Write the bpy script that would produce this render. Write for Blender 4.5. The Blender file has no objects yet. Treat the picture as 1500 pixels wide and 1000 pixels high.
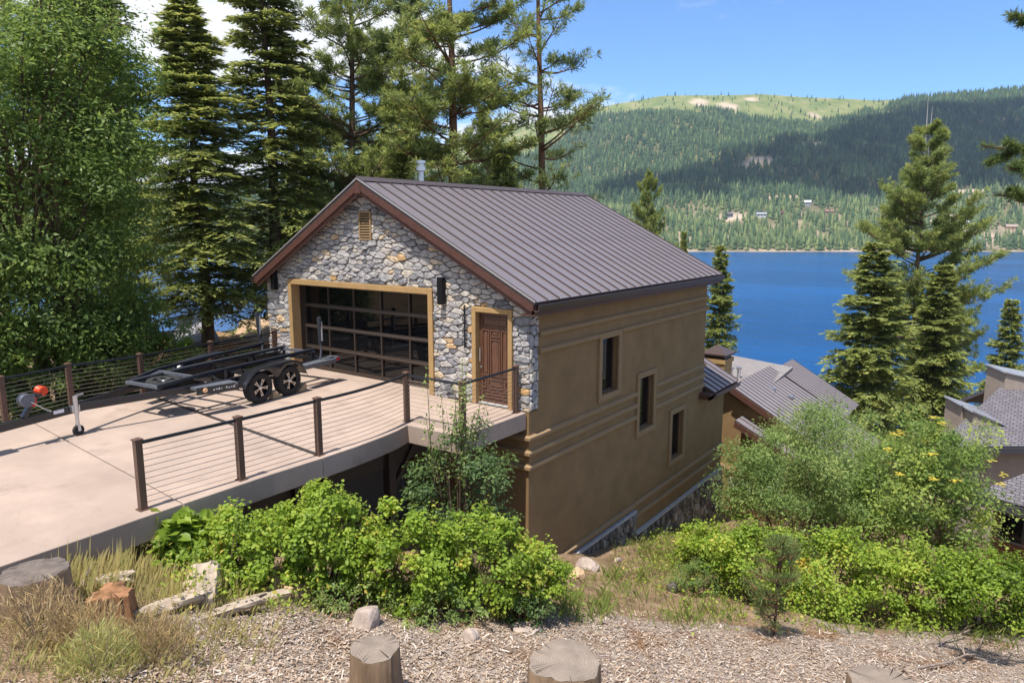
import bpy, bmesh, math, random
import numpy as np
from mathutils import Matrix, Vector
random.seed(7); RNG = np.random.default_rng(7)
sc = bpy.context.scene
COL = sc.collection
R_ = math.radians

# ------------------------------------------------------------------ camera
CAM = np.array([-11.5598, -8.0119, 3.7818]); YAW, PITCH, FPX = 0.6309, -0.1621, 1031.93   # photo 1500 px wide
FW = np.array([math.cos(PITCH)*math.cos(YAW), math.cos(PITCH)*math.sin(YAW), math.sin(PITCH)])
RT = np.array([math.sin(YAW), -math.cos(YAW), 0.0]); UP = np.cross(RT, FW)
cd = bpy.data.cameras.new('camera'); cam = bpy.data.objects.new('camera', cd); COL.objects.link(cam)
cd.sensor_width = 36; cd.lens = FPX*36/1500; cd.clip_start = 0.1; cd.clip_end = 20000
M = Matrix(((RT[0], UP[0], -FW[0], CAM[0]), (RT[1], UP[1], -FW[1], CAM[1]), (RT[2], UP[2], -FW[2], CAM[2]), (0, 0, 0, 1)))
cam.matrix_world = M; sc.camera = cam

# ------------------------------------------------------------------ light
SUN_EL, SUN_AZ = R_(69), R_(182.0)          # direction TO the sun, azimuth from +x towards +y
sdir = Vector((math.cos(SUN_EL)*math.cos(SUN_AZ), math.cos(SUN_EL)*math.sin(SUN_AZ), math.sin(SUN_EL)))
sl = bpy.data.lights.new('sun', 'SUN'); sl.energy = 4.9; sl.angle = R_(0.53); sl.color = (1.0, 0.95, 0.87)
so = bpy.data.objects.new('sun', sl); COL.objects.link(so); so.rotation_euler = sdir.to_track_quat('Z', 'Y').to_euler()
so.location = (0, 0, 60)
w = bpy.data.worlds.new('World'); sc.world = w; w.use_nodes = True
nt = w.node_tree; nt.nodes.clear(); N = nt.nodes.new; LK = nt.links.new
out = N('ShaderNodeOutputWorld'); bg = N('ShaderNodeBackground'); bg.inputs[1].default_value = 0.14
sky = N('ShaderNodeTexSky'); sky.sky_type = 'NISHITA'; sky.sun_disc = False
sky.sun_elevation = SUN_EL; sky.sun_rotation = math.atan2(sdir.x, sdir.y)
sky.altitude = 1800; sky.air_density = 1.0; sky.dust_density = 0.05; sky.ozone_density = 4.5
# cumulus: direction projected on a high flat layer, thresholded fractal noise, more of it low over the mountains
tc = N('ShaderNodeTexCoord'); sp = N('ShaderNodeSeparateXYZ'); LK(tc.outputs['Generated'], sp.inputs[0])
def mth(op, a, b=None, c=None):
    n = N('ShaderNodeMath'); n.operation = op
    for i, v in enumerate((a, b, c)):
        if v is None: continue
        if isinstance(v, (int, float)): n.inputs[i].default_value = v
        else: LK(v, n.inputs[i])
    return n.outputs[0]
zc = mth('MAXIMUM', sp.outputs[2], 0.0); den = mth('ADD', zc, 0.16)
cv = N('ShaderNodeCombineXYZ'); LK(mth('DIVIDE', sp.outputs[0], den), cv.inputs[0]); LK(mth('DIVIDE', sp.outputs[1], den), cv.inputs[1]); LK(mth('MULTIPLY', zc, 3.0), cv.inputs[2])
mp = N('ShaderNodeMapping'); mp.inputs['Location'].default_value = (21.2, 10.2, 0.0); LK(cv.outputs[0], mp.inputs[0])
n1 = N('ShaderNodeTexNoise'); n1.inputs['Scale'].default_value = 0.62; n1.inputs['Detail'].default_value = 9; n1.inputs['Roughness'].default_value = 0.52; LK(mp.outputs[0], n1.inputs['Vector'])
lowb = N('ShaderNodeMapRange'); lowb.inputs[1].default_value = 0.02; lowb.inputs[2].default_value = 0.5; lowb.inputs[3].default_value = 0.05; lowb.inputs[4].default_value = -0.06; LK(sp.outputs[2], lowb.inputs[0])
cm = N('ShaderNodeMapRange'); cm.interpolation_type = 'SMOOTHSTEP'; cm.inputs[1].default_value = 0.50; cm.inputs[2].default_value = 0.56; LK(mth('ADD', n1.outputs['Fac'], lowb.outputs[0]), cm.inputs[0])
cs = N('ShaderNodeMapRange'); cs.inputs[1].default_value = 0.55; cs.inputs[2].default_value = 0.75; cs.inputs[3].default_value = 5.6; cs.inputs[4].default_value = 3.7; LK(n1.outputs['Fac'], cs.inputs[0])
cc = N('ShaderNodeCombineXYZ'); 
for i, k in enumerate((0.98, 0.99, 1.02)): LK(mth('MULTIPLY', cs.outputs[0], k), cc.inputs[i])
zm = N('ShaderNodeMapRange'); zm.inputs[1].default_value = 0.0; zm.inputs[2].default_value = 0.06; LK(sp.outputs[2], zm.inputs[0])
mx = N('ShaderNodeMix'); mx.data_type = 'RGBA'; LK(mth('MULTIPLY', cm.outputs[0], zm.outputs[0]), mx.inputs['Factor']); sv = N('ShaderNodeVectorMath'); sv.operation = 'MULTIPLY'; sv.inputs[1].default_value = (0.72, 0.90, 1.08); LK(sky.outputs[0], sv.inputs[0]); LK(sv.outputs[0], mx.inputs['A']); LK(cc.outputs[0], mx.inputs['B'])
LK(mx.outputs['Result'], bg.inputs[0]); LK(bg.outputs[0], out.inputs[0])
vs = sc.view_settings; vs.view_transform = 'Standard'; vs.look = 'None'; vs.exposure = 0.66; vs.gamma = 1.0; vs.use_curve_mapping = False
sc.render.engine = 'CYCLES'; cy = sc.cycles; cy.use_denoising = True; cy.max_bounces = 6; cy.diffuse_bounces = 3; cy.glossy_bounces = 3; cy.transmission_bounces = 4; cy.transparent_max_bounces = 6
cy.caustics_reflective = False; cy.caustics_refractive = False; cy.sample_clamp_indirect = 6.0

# ------------------------------------------------------------------ photo pixel -> place
def ray(x, y): return FW + RT*(x-750)/FPX - UP*(y-500)/FPX
def onz(x, y, z=0.0): d = ray(x, y); return CAM + d*(z-CAM[2])/d[2]
def onx(x, y, X=0.0): d = ray(x, y); return CAM + d*(X-CAM[0])/d[0]
def atd(x, y, D): return CAM + ray(x, y)*D
GX = [-40, -9.6, -8.6, 0, 3, 5, 11.5, 20, 60, 118, 160, 400]; GZ = [0.3, -0.10, -0.33, -3.15, -4.15, -4.6, -6.4, -8.6, -19.5, -34.6, -42, -60]
def ground_z(x, y):
    x = np.asarray(x, float); y = np.asarray(y, float)
    z = np.interp(x, GX, GZ)
    z = z + 0.09*np.sin(x*0.9+1.3)*np.sin(y*0.8) + 0.05*np.sin(x*2.3+y*1.7) + 0.03*np.sin(x*4.1-y*3.7)
    near = np.clip((-3.0-y)/6.0, 0, 1)*np.clip((x+7)/8, 0, 1)
    z = z + 0.25*near
    under = (y > 0.95) & (y < 9.0) & (x < -6.5)
    return np.where(under, np.minimum(z, -0.40), z)
def onground(px, py):
    d = ray(px, py); t = 3.0
    for _ in range(4000):
        p = CAM + d*t
        if p[2] <= ground_z(p[0], p[1]): break
        t += 0.02 + t*0.0015
    return p
def gpt(x, y, dz=0.0): return np.array([x, y, float(ground_z(x, y))+dz])
def base_at(px, depth):
    p = atd(px, 500, depth); return gpt(p[0], p[1], -0.1)
def height_to(p, py):                        # height above p at which a photo row is reached
    lo, hi = 0.0, min(80.0, 1.2*math.hypot(p[0]-CAM[0], p[1]-CAM[1]))
    for _ in range(50):
        m = (lo+hi)/2; d = np.array([p[0], p[1], p[2]+m])-CAM
        if 500-FPX*(d@UP)/(d@FW) > py: lo = m
        else: hi = m
    return lo

# ------------------------------------------------------------------ helpers
def tag(o, label=None, cat=None, group=None, kind=None):
    for k, v in (('label', label), ('category', cat), ('group', group), ('kind', kind)):
        if v: o[k] = v
    return o
def wloc(o):
    v = Vector((0, 0, 0))
    while o is not None: v = v + o.location; o = o.parent
    return np.array(v)
def empty(name, loc, rz=0.0, label=None, cat=None, group=None):
    o = bpy.data.objects.new(name, None); COL.objects.link(o); o.location = tuple(loc); o.rotation_euler = (0, 0, rz); o.empty_display_size = 0.2
    return tag(o, label, cat, group)
def link(name, me, mat, parent=None, loc=None):
    o = bpy.data.objects.new(name, me); COL.objects.link(o)
    if mat is not None and len(me.materials) == 0: me.materials.append(mat)
    if parent is not None: o.parent = parent
    if loc is not None: o.location = tuple(loc)
    return o
def np_mesh(name, V, F, tint=None, smooth=False):
    V = np.asarray(V, np.float32).reshape(-1, 3); F = np.asarray(F, np.int32); k = F.shape[1]
    me = bpy.data.meshes.new(name)
    me.vertices.add(len(V)); me.vertices.foreach_set('co', V.ravel())
    me.loops.add(F.size); me.loops.foreach_set('vertex_index', F.ravel())
    me.polygons.add(len(F)); me.polygons.foreach_set('loop_start', np.arange(0, F.size, k, dtype=np.int32))
    if smooth: me.polygons.foreach_set('use_smooth', np.ones(len(F), bool))
    if tint is not None:
        a = me.attributes.new('tint', 'FLOAT', 'POINT'); a.data.foreach_set('value', np.asarray(tint, np.float32))
    me.update(calc_edges=True); return me
class MB:
    def __init__(s): s.v = []; s.f = []; s.t = []
    def add(s, V, F, t=0.5):
        b = len(s.v); s.v += [tuple(map(float, p)) for p in V]; s.f += [tuple(i+b for i in f) for f in F]; s.t += [t]*len(V); return s
    def box(s, lo, hi, t=0.5):
        x0, y0, z0 = lo; x1, y1, z1 = hi
        return s.add([(x0,y0,z0),(x1,y0,z0),(x1,y1,z0),(x0,y1,z0),(x0,y0,z1),(x1,y0,z1),(x1,y1,z1),(x0,y1,z1)],
              [(0,3,2,1),(4,5,6,7),(0,1,5,4),(1,2,6,5),(2,3,7,6),(3,0,4,7)], t)
    def bar(s, a, b, wd, ht, up=(0, 0, 1), t=0.5):       # box section from a to b
        a, b = Vector(a), Vector(b); d = (b-a).normalized(); u = Vector(up); r = d.cross(u)
        if r.length < 1e-5: r = d.cross(Vector((1, 0, 0)))
        r.normalize(); u = r.cross(d).normalized()
        P = [c + r*(i*wd/2) + u*(j*ht/2) for c in (a, b) for i, j in ((-1,-1),(1,-1),(1,1),(-1,1))]
        return s.add(P, [(0,1,2,3),(7,6,5,4),(0,4,5,1),(1,5,6,2),(2,6,7,3),(3,7,4,0)], t)
    def tube(s, pts, rad, n=8, t=0.5, cap=True):
        pts = [Vector(p) for p in pts]; rad = rad if hasattr(rad, '__len__') else [rad]*len(pts); b = []; ref = Vector((0.3, 0.2, 1))
        V = []
        for i, p in enumerate(pts):
            d = (pts[min(i+1, len(pts)-1)]-pts[max(i-1, 0)]).normalized(); r = d.cross(ref)
            if r.length < 1e-3: r = d.cross(Vector((1, 0, 0)))
            r.normalize(); u = r.cross(d)
            V += [p + (r*math.cos(2*math.pi*k/n)+u*math.sin(2*math.pi*k/n))*rad[i] for k in range(n)]
        F = [(i*n+k, i*n+(k+1) % n, (i+1)*n+(k+1) % n, (i+1)*n+k) for i in range(len(pts)-1) for k in range(n)]
        if cap: F += [tuple(range(n-1, -1, -1)), tuple(range((len(pts)-1)*n, len(pts)*n))]
        return s.add(V, F, t)
    def lathe(s, prof, axis, c, n=24, t=0.5):            # prof: (radius, along-axis); axis 'x','y','z'
        V = []; 
        for r, h in prof:
            for k in range(n):
                a = 2*math.pi*k/n; p, q = r*math.cos(a), r*math.sin(a)
                V.append({'x': (h, p, q), 'y': (q, h, p), 'z': (p, q, h)}[axis])
        V = [(x+c[0], y+c[1], z+c[2]) for x, y, z in V]
        F = [(i*n+k, i*n+(k+1) % n, (i+1)*n+(k+1) % n, (i+1)*n+k) for i in range(len(prof)-1) for k in range(n)]
        return s.add(V, F, t)
    def prism(s, poly, z0, z1, t=0.5):
        n = len(poly); V = [(x, y, z0) for x, y in poly]+[(x, y, z1) for x, y in poly]
        return s.add(V, [tuple(range(n-1, -1, -1)), tuple(range(n, 2*n))]+[(i, (i+1) % n, n+(i+1) % n, n+i) for i in range(n)], t)
    def mesh(s, name, off=(0, 0, 0), smooth=False):
        me = bpy.data.meshes.new(name); me.from_pydata([(x-off[0], y-off[1], z-off[2]) for x, y, z in s.v], [], s.f)
        a = me.attributes.new('tint', 'FLOAT', 'POINT'); a.data.foreach_set('value', np.asarray(s.t, np.float32))
        bm = bmesh.new(); bm.from_mesh(me); bmesh.ops.recalc_face_normals(bm, faces=bm.faces); bm.to_mesh(me); bm.free()
        if smooth:
            me.polygons.foreach_set('use_smooth', np.ones(len(me.polygons), bool)); me.set_sharp_from_angle(angle=R_(40))
        return me
    def build(s, name, mat, parent=None, world=True, smooth=False, bevel=0.0):
        off = wloc(parent) if (parent is not None and world) else (0, 0, 0)
        o = link(name, s.mesh(name, off, smooth), mat, parent)
        if bevel:
            m = o.modifiers.new('bevel', 'BEVEL'); m.width = bevel; m.segments = 2; m.limit_method = 'ANGLE'
        return o

# ------------------------------------------------------------------ materials
MATS = {}
def mat(name, col, rough=0.7, metal=0.0, spec=0.4, noise=None, amount=0.25, bump=0.0, bscale=40.0, tintcols=None, coords='Object', stretch=None, dirt=None):
    if name in MATS: return MATS[name]
    m = bpy.data.materials.new(name); m.use_nodes = True; t = m.node_tree; b = t.nodes['Principled BSDF']
    b.inputs['Roughness'].default_value = rough; b.inputs['Metallic'].default_value = metal; b.inputs['Specular IOR Level'].default_value = spec
    b.inputs['Base Color'].default_value = (*col, 1)
    tcn = t.nodes.new('ShaderNodeTexCoord'); vec = tcn.outputs[coords]
    if stretch:
        mpn = t.nodes.new('ShaderNodeMapping'); mpn.inputs['Scale'].default_value = stretch; t.links.new(vec, mpn.inputs[0]); vec = mpn.outputs[0]
    cur = None
    if tintcols:
        at = t.nodes.new('ShaderNodeAttribute'); at.attribute_name = 'tint'; rp = t.nodes.new('ShaderNodeValToRGB')
        els = rp.color_ramp.elements
        for i, (p, c) in enumerate(tintcols):
            e = els[i] if i < 2 else els.new(p)
            e.position = p; e.color = (*c, 1)
        t.links.new(at.outputs['Fac'], rp.inputs[0]); cur = rp.outputs[0]
    if noise:
        nz = t.nodes.new('ShaderNodeTexNoise'); nz.inputs['Scale'].default_value = noise; nz.inputs['Detail'].default_value = 8; nz.inputs['Roughness'].default_value = 0.62; t.links.new(vec, nz.inputs['Vector'])
        mr = t.nodes.new('ShaderNodeMapRange'); mr.inputs[1].default_value = 0.3; mr.inputs[2].default_value = 0.7; mr.inputs[3].default_value = 1-amount; mr.inputs[4].default_value = 1+amount; t.links.new(nz.outputs['Fac'], mr.inputs[0])
        vm = t.nodes.new('ShaderNodeVectorMath'); vm.operation = 'SCALE'; t.links.new(mr.outputs[0], vm.inputs['Scale'])
        if cur is not None: t.links.new(cur, vm.inputs[0])
        else: vm.inputs[0].default_value = col
        cur = vm.outputs[0]
    if dirt:                                     # (scale, threshold, colour, strength): stains with a shape of their own
        dz = t.nodes.new('ShaderNodeTexNoise'); dz.inputs['Scale'].default_value = dirt[0]; dz.inputs['Detail'].default_value = 10; dz.inputs['Roughness'].default_value = 0.7; t.links.new(vec, dz.inputs['Vector'])
        dr = t.nodes.new('ShaderNodeMapRange'); dr.interpolation_type = 'SMOOTHSTEP'; dr.inputs[1].default_value = dirt[1]; dr.inputs[2].default_value = dirt[1]+0.14; dr.inputs[4].default_value = dirt[3]; t.links.new(dz.outputs['Fac'], dr.inputs[0])
        mxn = t.nodes.new('ShaderNodeMix'); mxn.data_type = 'RGBA'; t.links.new(dr.outputs[0], mxn.inputs['Factor']); mxn.inputs['B'].default_value = (*dirt[2], 1)
        if cur is not None: t.links.new(cur, mxn.inputs['A'])
        else: mxn.inputs['A'].default_value = (*col, 1)
        cur = mxn.outputs['Result']
    if cur is not None: t.links.new(cur, b.inputs['Base Color'])
    if bump:
        bz = t.nodes.new('ShaderNodeTexNoise'); bz.inputs['Scale'].default_value = bscale; bz.inputs['Detail'].default_value = 6; t.links.new(vec, bz.inputs['Vector'])
        bn = t.nodes.new('ShaderNodeBump'); bn.inputs['Strength'].default_value = bump; bn.inputs['Distance'].default_value = 0.02; t.links.new(bz.outputs['Fac'], bn.inputs['Height']); t.links.new(bn.outputs[0], b.inputs['Normal'])
    MATS[name] = m; return m
def leafmat(name, cols, trans=0.35, rough=0.5):
    m = bpy.data.materials.new(name); m.use_nodes = True; t = m.node_tree; b = t.nodes['Principled BSDF']; o = t.nodes['Material Output']
    at = t.nodes.new('ShaderNodeAttribute'); at.attribute_name = 'tint'; rp = t.nodes.new('ShaderNodeValToRGB'); els = rp.color_ramp.elements
    for i, (p, c) in enumerate(cols):
        e = els[i] if i < 2 else els.new(p)
        e.position = p; e.color = (*c, 1)
    t.links.new(at.outputs['Fac'], rp.inputs[0]); t.links.new(rp.outputs[0], b.inputs['Base Color'])
    b.inputs['Roughness'].default_value = rough; b.inputs['Specular IOR Level'].default_value = 0.3
    tr = t.nodes.new('ShaderNodeBsdfTranslucent'); hs = t.nodes.new('ShaderNodeHueSaturation'); hs.inputs['Value'].default_value = 1.5; hs.inputs['Hue'].default_value = 0.485; t.links.new(rp.outputs[0], hs.inputs['Color']); t.links.new(hs.outputs[0], tr.inputs[0])
    ms = t.nodes.new('ShaderNodeMixShader'); ms.inputs[0].default_value = trans; t.links.new(b.outputs[0], ms.inputs[1]); t.links.new(tr.outputs[0], ms.inputs[2]); t.links.new(ms.outputs[0], o.inputs[0])
    MATS[name] = m; return m

# ================================================================== SETTING
def axis(segs):
    a = []
    for lo, hi, st in segs: a += list(np.arange(lo, hi-1e-6, st))
    return np.array(a+[segs[-1][1]])
gx = axis([(-60, -14, 2.0), (-14, -10, 0.4), (-10, 3, 0.11), (3, 14, 0.5), (14, 60, 2.0), (60, 180, 6.0)])
gy = axis([(-120, -30, 6.0), (-30, -11, 1.0), (-11, 2, 0.11), (2, 14, 0.6), (14, 40, 2.0), (40, 220, 9.0)])
X, Y = np.meshgrid(gx, gy, indexing='ij'); Z = ground_z(X, Y)
fine = (X > -10) & (X < 3) & (Y > -11) & (Y < 2)
Z = Z + np.where(fine, RNG.normal(0, 0.009, X.shape), 0)
def gridf(nx, ny):
    i, j = np.meshgrid(np.arange(nx-1), np.arange(ny-1), indexing='ij'); a = (i*ny+j).ravel()
    return np.stack([a, a+ny, a+ny+1, a+1], 1)
line = -0.3-0.587*(X+7)                       # wood-chip bench lies on the road side of this line
tint = np.clip((line-Y)/0.8+0.5+0.35*np.sin(X*2.1)*np.sin(Y*1.7+0.6), 0, 1)
tint = tint*np.clip((X+8.35-.25*(Y+1))/.5, 0.12, 1)
tint = np.where((X < -40) | (X > 12), 0, tint)
def ground_mat():
    m = bpy.data.materials.new('soil_and_chips'); m.use_nodes = True; t = m.node_tree; b = t.nodes['Principled BSDF']; b.inputs['Roughness'].default_value = 0.95; b.inputs['Specular IOR Level'].default_value = 0.15
    n = t.nodes.new; l = t.links.new
    tcn = n('ShaderNodeTexCoord'); at = n('ShaderNodeAttribute'); at.attribute_name = 'tint'
    def ramp(src, els):
        r = n('ShaderNodeValToRGB')
        for i, (p, c) in enumerate(els):
            e = r.color_ramp.elements[i] if i < 2 else r.color_ramp.elements.new(p)
            e.position = p; e.color = (*c, 1)
        l(src, r.inputs[0]); return r.outputs[0]
    n1 = n('ShaderNodeTexNoise'); n1.inputs['Scale'].default_value = 1.6; n1.inputs['Detail'].default_value = 9; n1.inputs['Roughness'].default_value = 0.65; l(tcn.outputs['Object'], n1.inputs['Vector'])
    soil = ramp(n1.outputs['Fac'], [(0.30, (0.10, 0.065, 0.04)), (0.70, (0.36, 0.27, 0.17)), (0.52, (0.25, 0.17, 0.10))])
    vo = n('ShaderNodeTexVoronoi'); vo.inputs['Scale'].default_value = 34; vo.inputs['Randomness'].default_value = 1; l(tcn.outputs['Object'], vo.inputs['Vector'])
    hv = n('ShaderNodeSeparateColor'); l(vo.outputs['Color'], hv.inputs[0])
    chips = ramp(hv.outputs[0], [(0.0, (0.16, 0.11, 0.085)), (1.0, (0.43, 0.36, 0.31)), (0.35, (0.24, 0.185, 0.145)), (0.7, (0.33, 0.27, 0.225))])
    n2 = n('ShaderNodeTexNoise'); n2.inputs['Scale'].default_value = 1.1; n2.inputs['Detail'].default_value = 5; l(tcn.outputs['Object'], n2.inputs['Vector'])
    warm = n('ShaderNodeMix'); warm.data_type = 'RGBA'; warm.blend_type = 'MULTIPLY'
    mr = n('ShaderNodeMapRange'); mr.inputs[1].default_value = 0.5; mr.inputs[2].default_value = 0.68; l(n2.outputs['Fac'], mr.inputs[0]); l(mr.outputs[0], warm.inputs['Factor']); l(chips, warm.inputs['A']); warm.inputs['B'].default_value = (0.75, 0.55, 0.38, 1)
    mx = n('ShaderNodeMix'); mx.data_type = 'RGBA'; l(at.outputs['Fac'], mx.inputs['Factor']); l(soil, mx.inputs['A']); l(warm.outputs['Result'], mx.inputs['B']); l(mx.outputs['Result'], b.inputs['Base Color'])
    bn = n('ShaderNodeBump'); bn.inputs['Strength'].default_value = 0.9; bn.inputs['Distance'].default_value = 0.03; l(vo.outputs['Distance'], bn.inputs['Height']); l(bn.outputs[0], b.inputs['Normal'])
    return m
g = link('ground', np_mesh('ground', np.stack([X, Y, Z], -1), gridf(*X.shape), tint.ravel(), True), ground_mat()); tag(g, kind='structure')

LAKE_Z = -34.0
def lake_mat():
    m = bpy.data.materials.new('lake_water'); m.use_nodes = True; t = m.node_tree; b = t.nodes['Principled BSDF']; n = t.nodes.new; l = t.links.new
    b.inputs['Base Color'].default_value = (0.004, 0.075, 0.23, 1); b.inputs['Roughness'].default_value = 0.22; b.inputs['IOR'].default_value = 1.33; b.inputs['Specular IOR Level'].default_value = 0.16
    tcn = n('ShaderNodeTexCoord'); h = None
    for s, d in ((0.9, 0.5), (0.16, 1.2), (0.012, 4.0)):
        z = n('ShaderNodeTexNoise'); z.inputs['Scale'].default_value = s; z.inputs['Detail'].default_value = 5
        mp_ = n('ShaderNodeMapping'); mp_.inputs['Scale'].default_value = (1, 0.45, 1); mp_.inputs['Rotation'].default_value = (0, 0, 0.5); l(tcn.outputs['Object'], mp_.inputs[0]); l(mp_.outputs[0], z.inputs['Vector'])
        bn = n('ShaderNodeBump'); bn.inputs['Strength'].default_value = 0.8; bn.inputs['Distance'].default_value = d; l(z.outputs['Fac'], bn.inputs['Height'])
        if h is not None: l(h, bn.inputs['Normal'])
        h = bn.outputs[0]
    l(h, b.inputs['Normal'])
    z = n('ShaderNodeTexNoise'); z.inputs['Scale'].default_value = 0.006; z.inputs['Detail'].default_value = 9; z.inputs['Roughness'].default_value = .68; l(mp_.outputs[0], z.inputs['Vector'])
    mr = n('ShaderNodeMapRange'); mr.inputs[1].default_value = 0.35; mr.inputs[2].default_value = 0.65; mr.inputs[3].default_value = 0.7; mr.inputs[4].default_value = 1.25; l(z.outputs['Fac'], mr.inputs[0])
    vm = n('ShaderNodeVectorMath'); vm.operation = 'SCALE'; vm.inputs[0].default_value = (0.003, 0.062, 0.20); l(mr.outputs[0], vm.inputs['Scale']); l(vm.outputs[0], b.inputs['Base Color'])
    return m
lk = MB(); lk.add([(-700, -3400, LAKE_Z), (4600, -3400, LAKE_Z), (4600, 4600, LAKE_Z), (-700, 4600, LAKE_Z)], [(0, 1, 2, 3)])
tag(lk.build('lake', lake_mat()), kind='structure')

# far shore and mountain: u sideways, d away from the viewer, metres
FH = np.array([math.cos(YAW), math.sin(YAW)]); RH = np.array([math.sin(YAW), -math.cos(YAW)])
D0, D1 = 1060.0, 2350.0
rpx = [-900, -300, 0, 150, 300, 430, 560, 680, 760, 830, 900, 960, 1030, 1100, 1180, 1260, 1330, 1420, 1500, 1800, 2300]
rpy = [285, 280, 268, 262, 280, 272, 240, 212, 192, 176, 161, 150, 149, 148, 153, 157, 155, 148, 140, 150, 190]
def ridge_z(u): return CAM[2] + D1*(331-np.interp(750+FPX*u/D1, rpx, rpy))/FPX
def wob(u, d): return 9*np.sin(u/97+1)*np.sin(d/83) + 5*np.sin(u/41+d/37) + 14*np.sin(u/230+d/190+2)
def hill_z(u, d):
    s = (d-D0)/(D1-D0); k = np.clip(s, 0, 1); zr = ridge_z(u)
    prof = 0.92*k + 0.08*k*k*(3-2*k) - 0.05*np.sin(k*math.pi)
    z = LAKE_Z + (zr-LAKE_Z)*prof + wob(u, d)*np.clip(k*5, 0, 1)*np.clip((1-k)*6, 0.12, 1)
    z = np.where(s > 1, zr - (d-D1)*0.22, z)
    return np.where(s < 0, LAKE_Z + s*120, z)
def hw(u, d): p = CAM[None, :2] + np.outer(d, FH) + np.outer(u, RH); return np.column_stack([p, hill_z(u, d)])
def hill_at(px, py):                         # where a photo pixel meets the far hillside
    for d in np.arange(1040, 2349, 3.0):
        u = d*(px-750)/FPX*0.99
        z = CAM[2] + (331-py)/FPX*d
        if z <= hill_z(np.array([u]), np.array([d]))[0]: break
    return u, d
def meadow(u, d):                             # 1 on open grass, 0 in closed forest
    px = 750+FPX*u/d; k = (d-D0)/(D1-D0)
    lim = np.interp(px, [500, 700, 800, 860, 940, 1010, 1090, 1180, 1230, 1290, 1330], [0.60, 0.62, 0.72, 0.80, 0.83, 0.79, 0.72, 0.74, 0.80, 0.93, 1.2])
    return np.clip((k-lim+0.03*np.sin(u/60)+0.02*np.sin(u/23+d/31))/0.05, 0, 1)
def bare(u, d):
    v = np.zeros_like(u)
    for px, py, ru, rd in ((1017, 160, 34, 55), (1058, 166, 38, 60), (1090, 156, 30, 30), (1180, 178, 20, 34), (1108, 240, 60, 26), (1190, 216, 32, 18), (1150, 291, 95, 9), (1250, 293, 45, 26), (1410, 281, 150, 10), (1180, 318, 18, 30), (1075, 318, 45, 26), (1385, 330, 26, 40), (1440, 345, 50, 16), (1400, 356, 70, 14), (1470, 352, 40, 12), (900, 330, 40, 20), (905, 180, 60, 22)):
        uu, dd = BARE[(px, py)]
        v = np.maximum(v, np.clip(1.6-1.6*np.hypot((u-uu)/ru, (d-dd)/rd)+0.25*np.sin(u/9)*np.sin(d/11), 0, 1))
    lowk = np.clip(1.15-(d-D0)/330, 0, 1)*np.clip(.5+.9*np.sin(u/53+d/40)*np.sin(u/29-d/57)+.3*np.sin(u/13), 0, 1)*.64
    return np.maximum(np.maximum(v, lowk), np.clip(1.2-np.abs(d-D0-2)/4, 0, 1)*0.6)
BARE = {k: hill_at(*k) for k in ((1017,160),(1058,166),(1090,156),(1180,178),(1108,240),(1190,216),(1150,291),(1250,293),(1410,281),(1180,318),(1075,318),(1385,330),(1440,345),(1400,356),(1470,352),(900,330),(905,180))}
uu = np.arange(-2300, 2700, 14.0); dd = np.concatenate([np.arange(1010, 1100, 5.0), np.arange(1100, 2350, 13.0), np.arange(2350, 3300, 60.0)])
U, Dg = np.meshgrid(uu, dd, indexing='ij'); uf, df = U.ravel(), Dg.ravel()
HV = hw(uf, df); me = np_mesh('hillside', HV, gridf(len(uu), len(dd)), None, True)
for nm, val in (('meadow', meadow(uf, df)), ('bare', bare(uf, df))):
    a = me.attributes.new(nm, 'FLOAT', 'POINT'); a.data.foreach_set('value', val.astype(np.float32))
def hill_mat():
    m = bpy.data.materials.new('mountain_cover'); m.use_nodes = True; t = m.node_tree; b = t.nodes['Principled BSDF']; b.inputs['Roughness'].default_value = 1; b.inputs['Specular IOR Level'].default_value = 0.05; n = t.nodes.new; l = t.links.new
    tcn = n('ShaderNodeTexCoord'); z = n('ShaderNodeTexNoise'); z.inputs['Scale'].default_value = 0.02; z.inputs['Detail'].default_value = 9; z.inputs['Roughness'].default_value = 0.7; l(tcn.outputs['Object'], z.inputs['Vector'])
    def ramp(els):
        r = n('ShaderNodeValToRGB')
        for i, (p, c) in enumerate(els):
            e = r.color_ramp.elements[i] if i < 2 else r.color_ramp.elements.new(p)
            e.position = p; e.color = (*c, 1)
        l(z.outputs['Fac'], r.inputs[0]); return r.outputs[0]
    fl = ramp([(0.35, (0.045, 0.06, 0.028)), (0.68, (0.20, 0.165, 0.09))]); md = ramp([(0.34, (0.10, 0.14, 0.05)), (0.66, (0.27, 0.24, 0.12)), (0.5, (0.16, 0.185, 0.07))]); br = ramp([(0.3, (0.34, 0.25, 0.19)), (0.7, (0.52, 0.42, 0.33))])
    def mixn(f, a_, b_):
        at = n('ShaderNodeAttribute'); at.attribute_name = f; x = n('ShaderNodeMix'); x.data_type = 'RGBA'; l(at.outputs['Fac'], x.inputs['Factor']); l(a_, x.inputs['A']); l(b_, x.inputs['B']); return x.outputs['Result']
    l(mixn('bare', mixn('meadow', fl, md), br), b.inputs['Base Color']); return m
hs_ = link('hillside', me, hill_mat()); tag(hs_, kind='structure')

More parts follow.
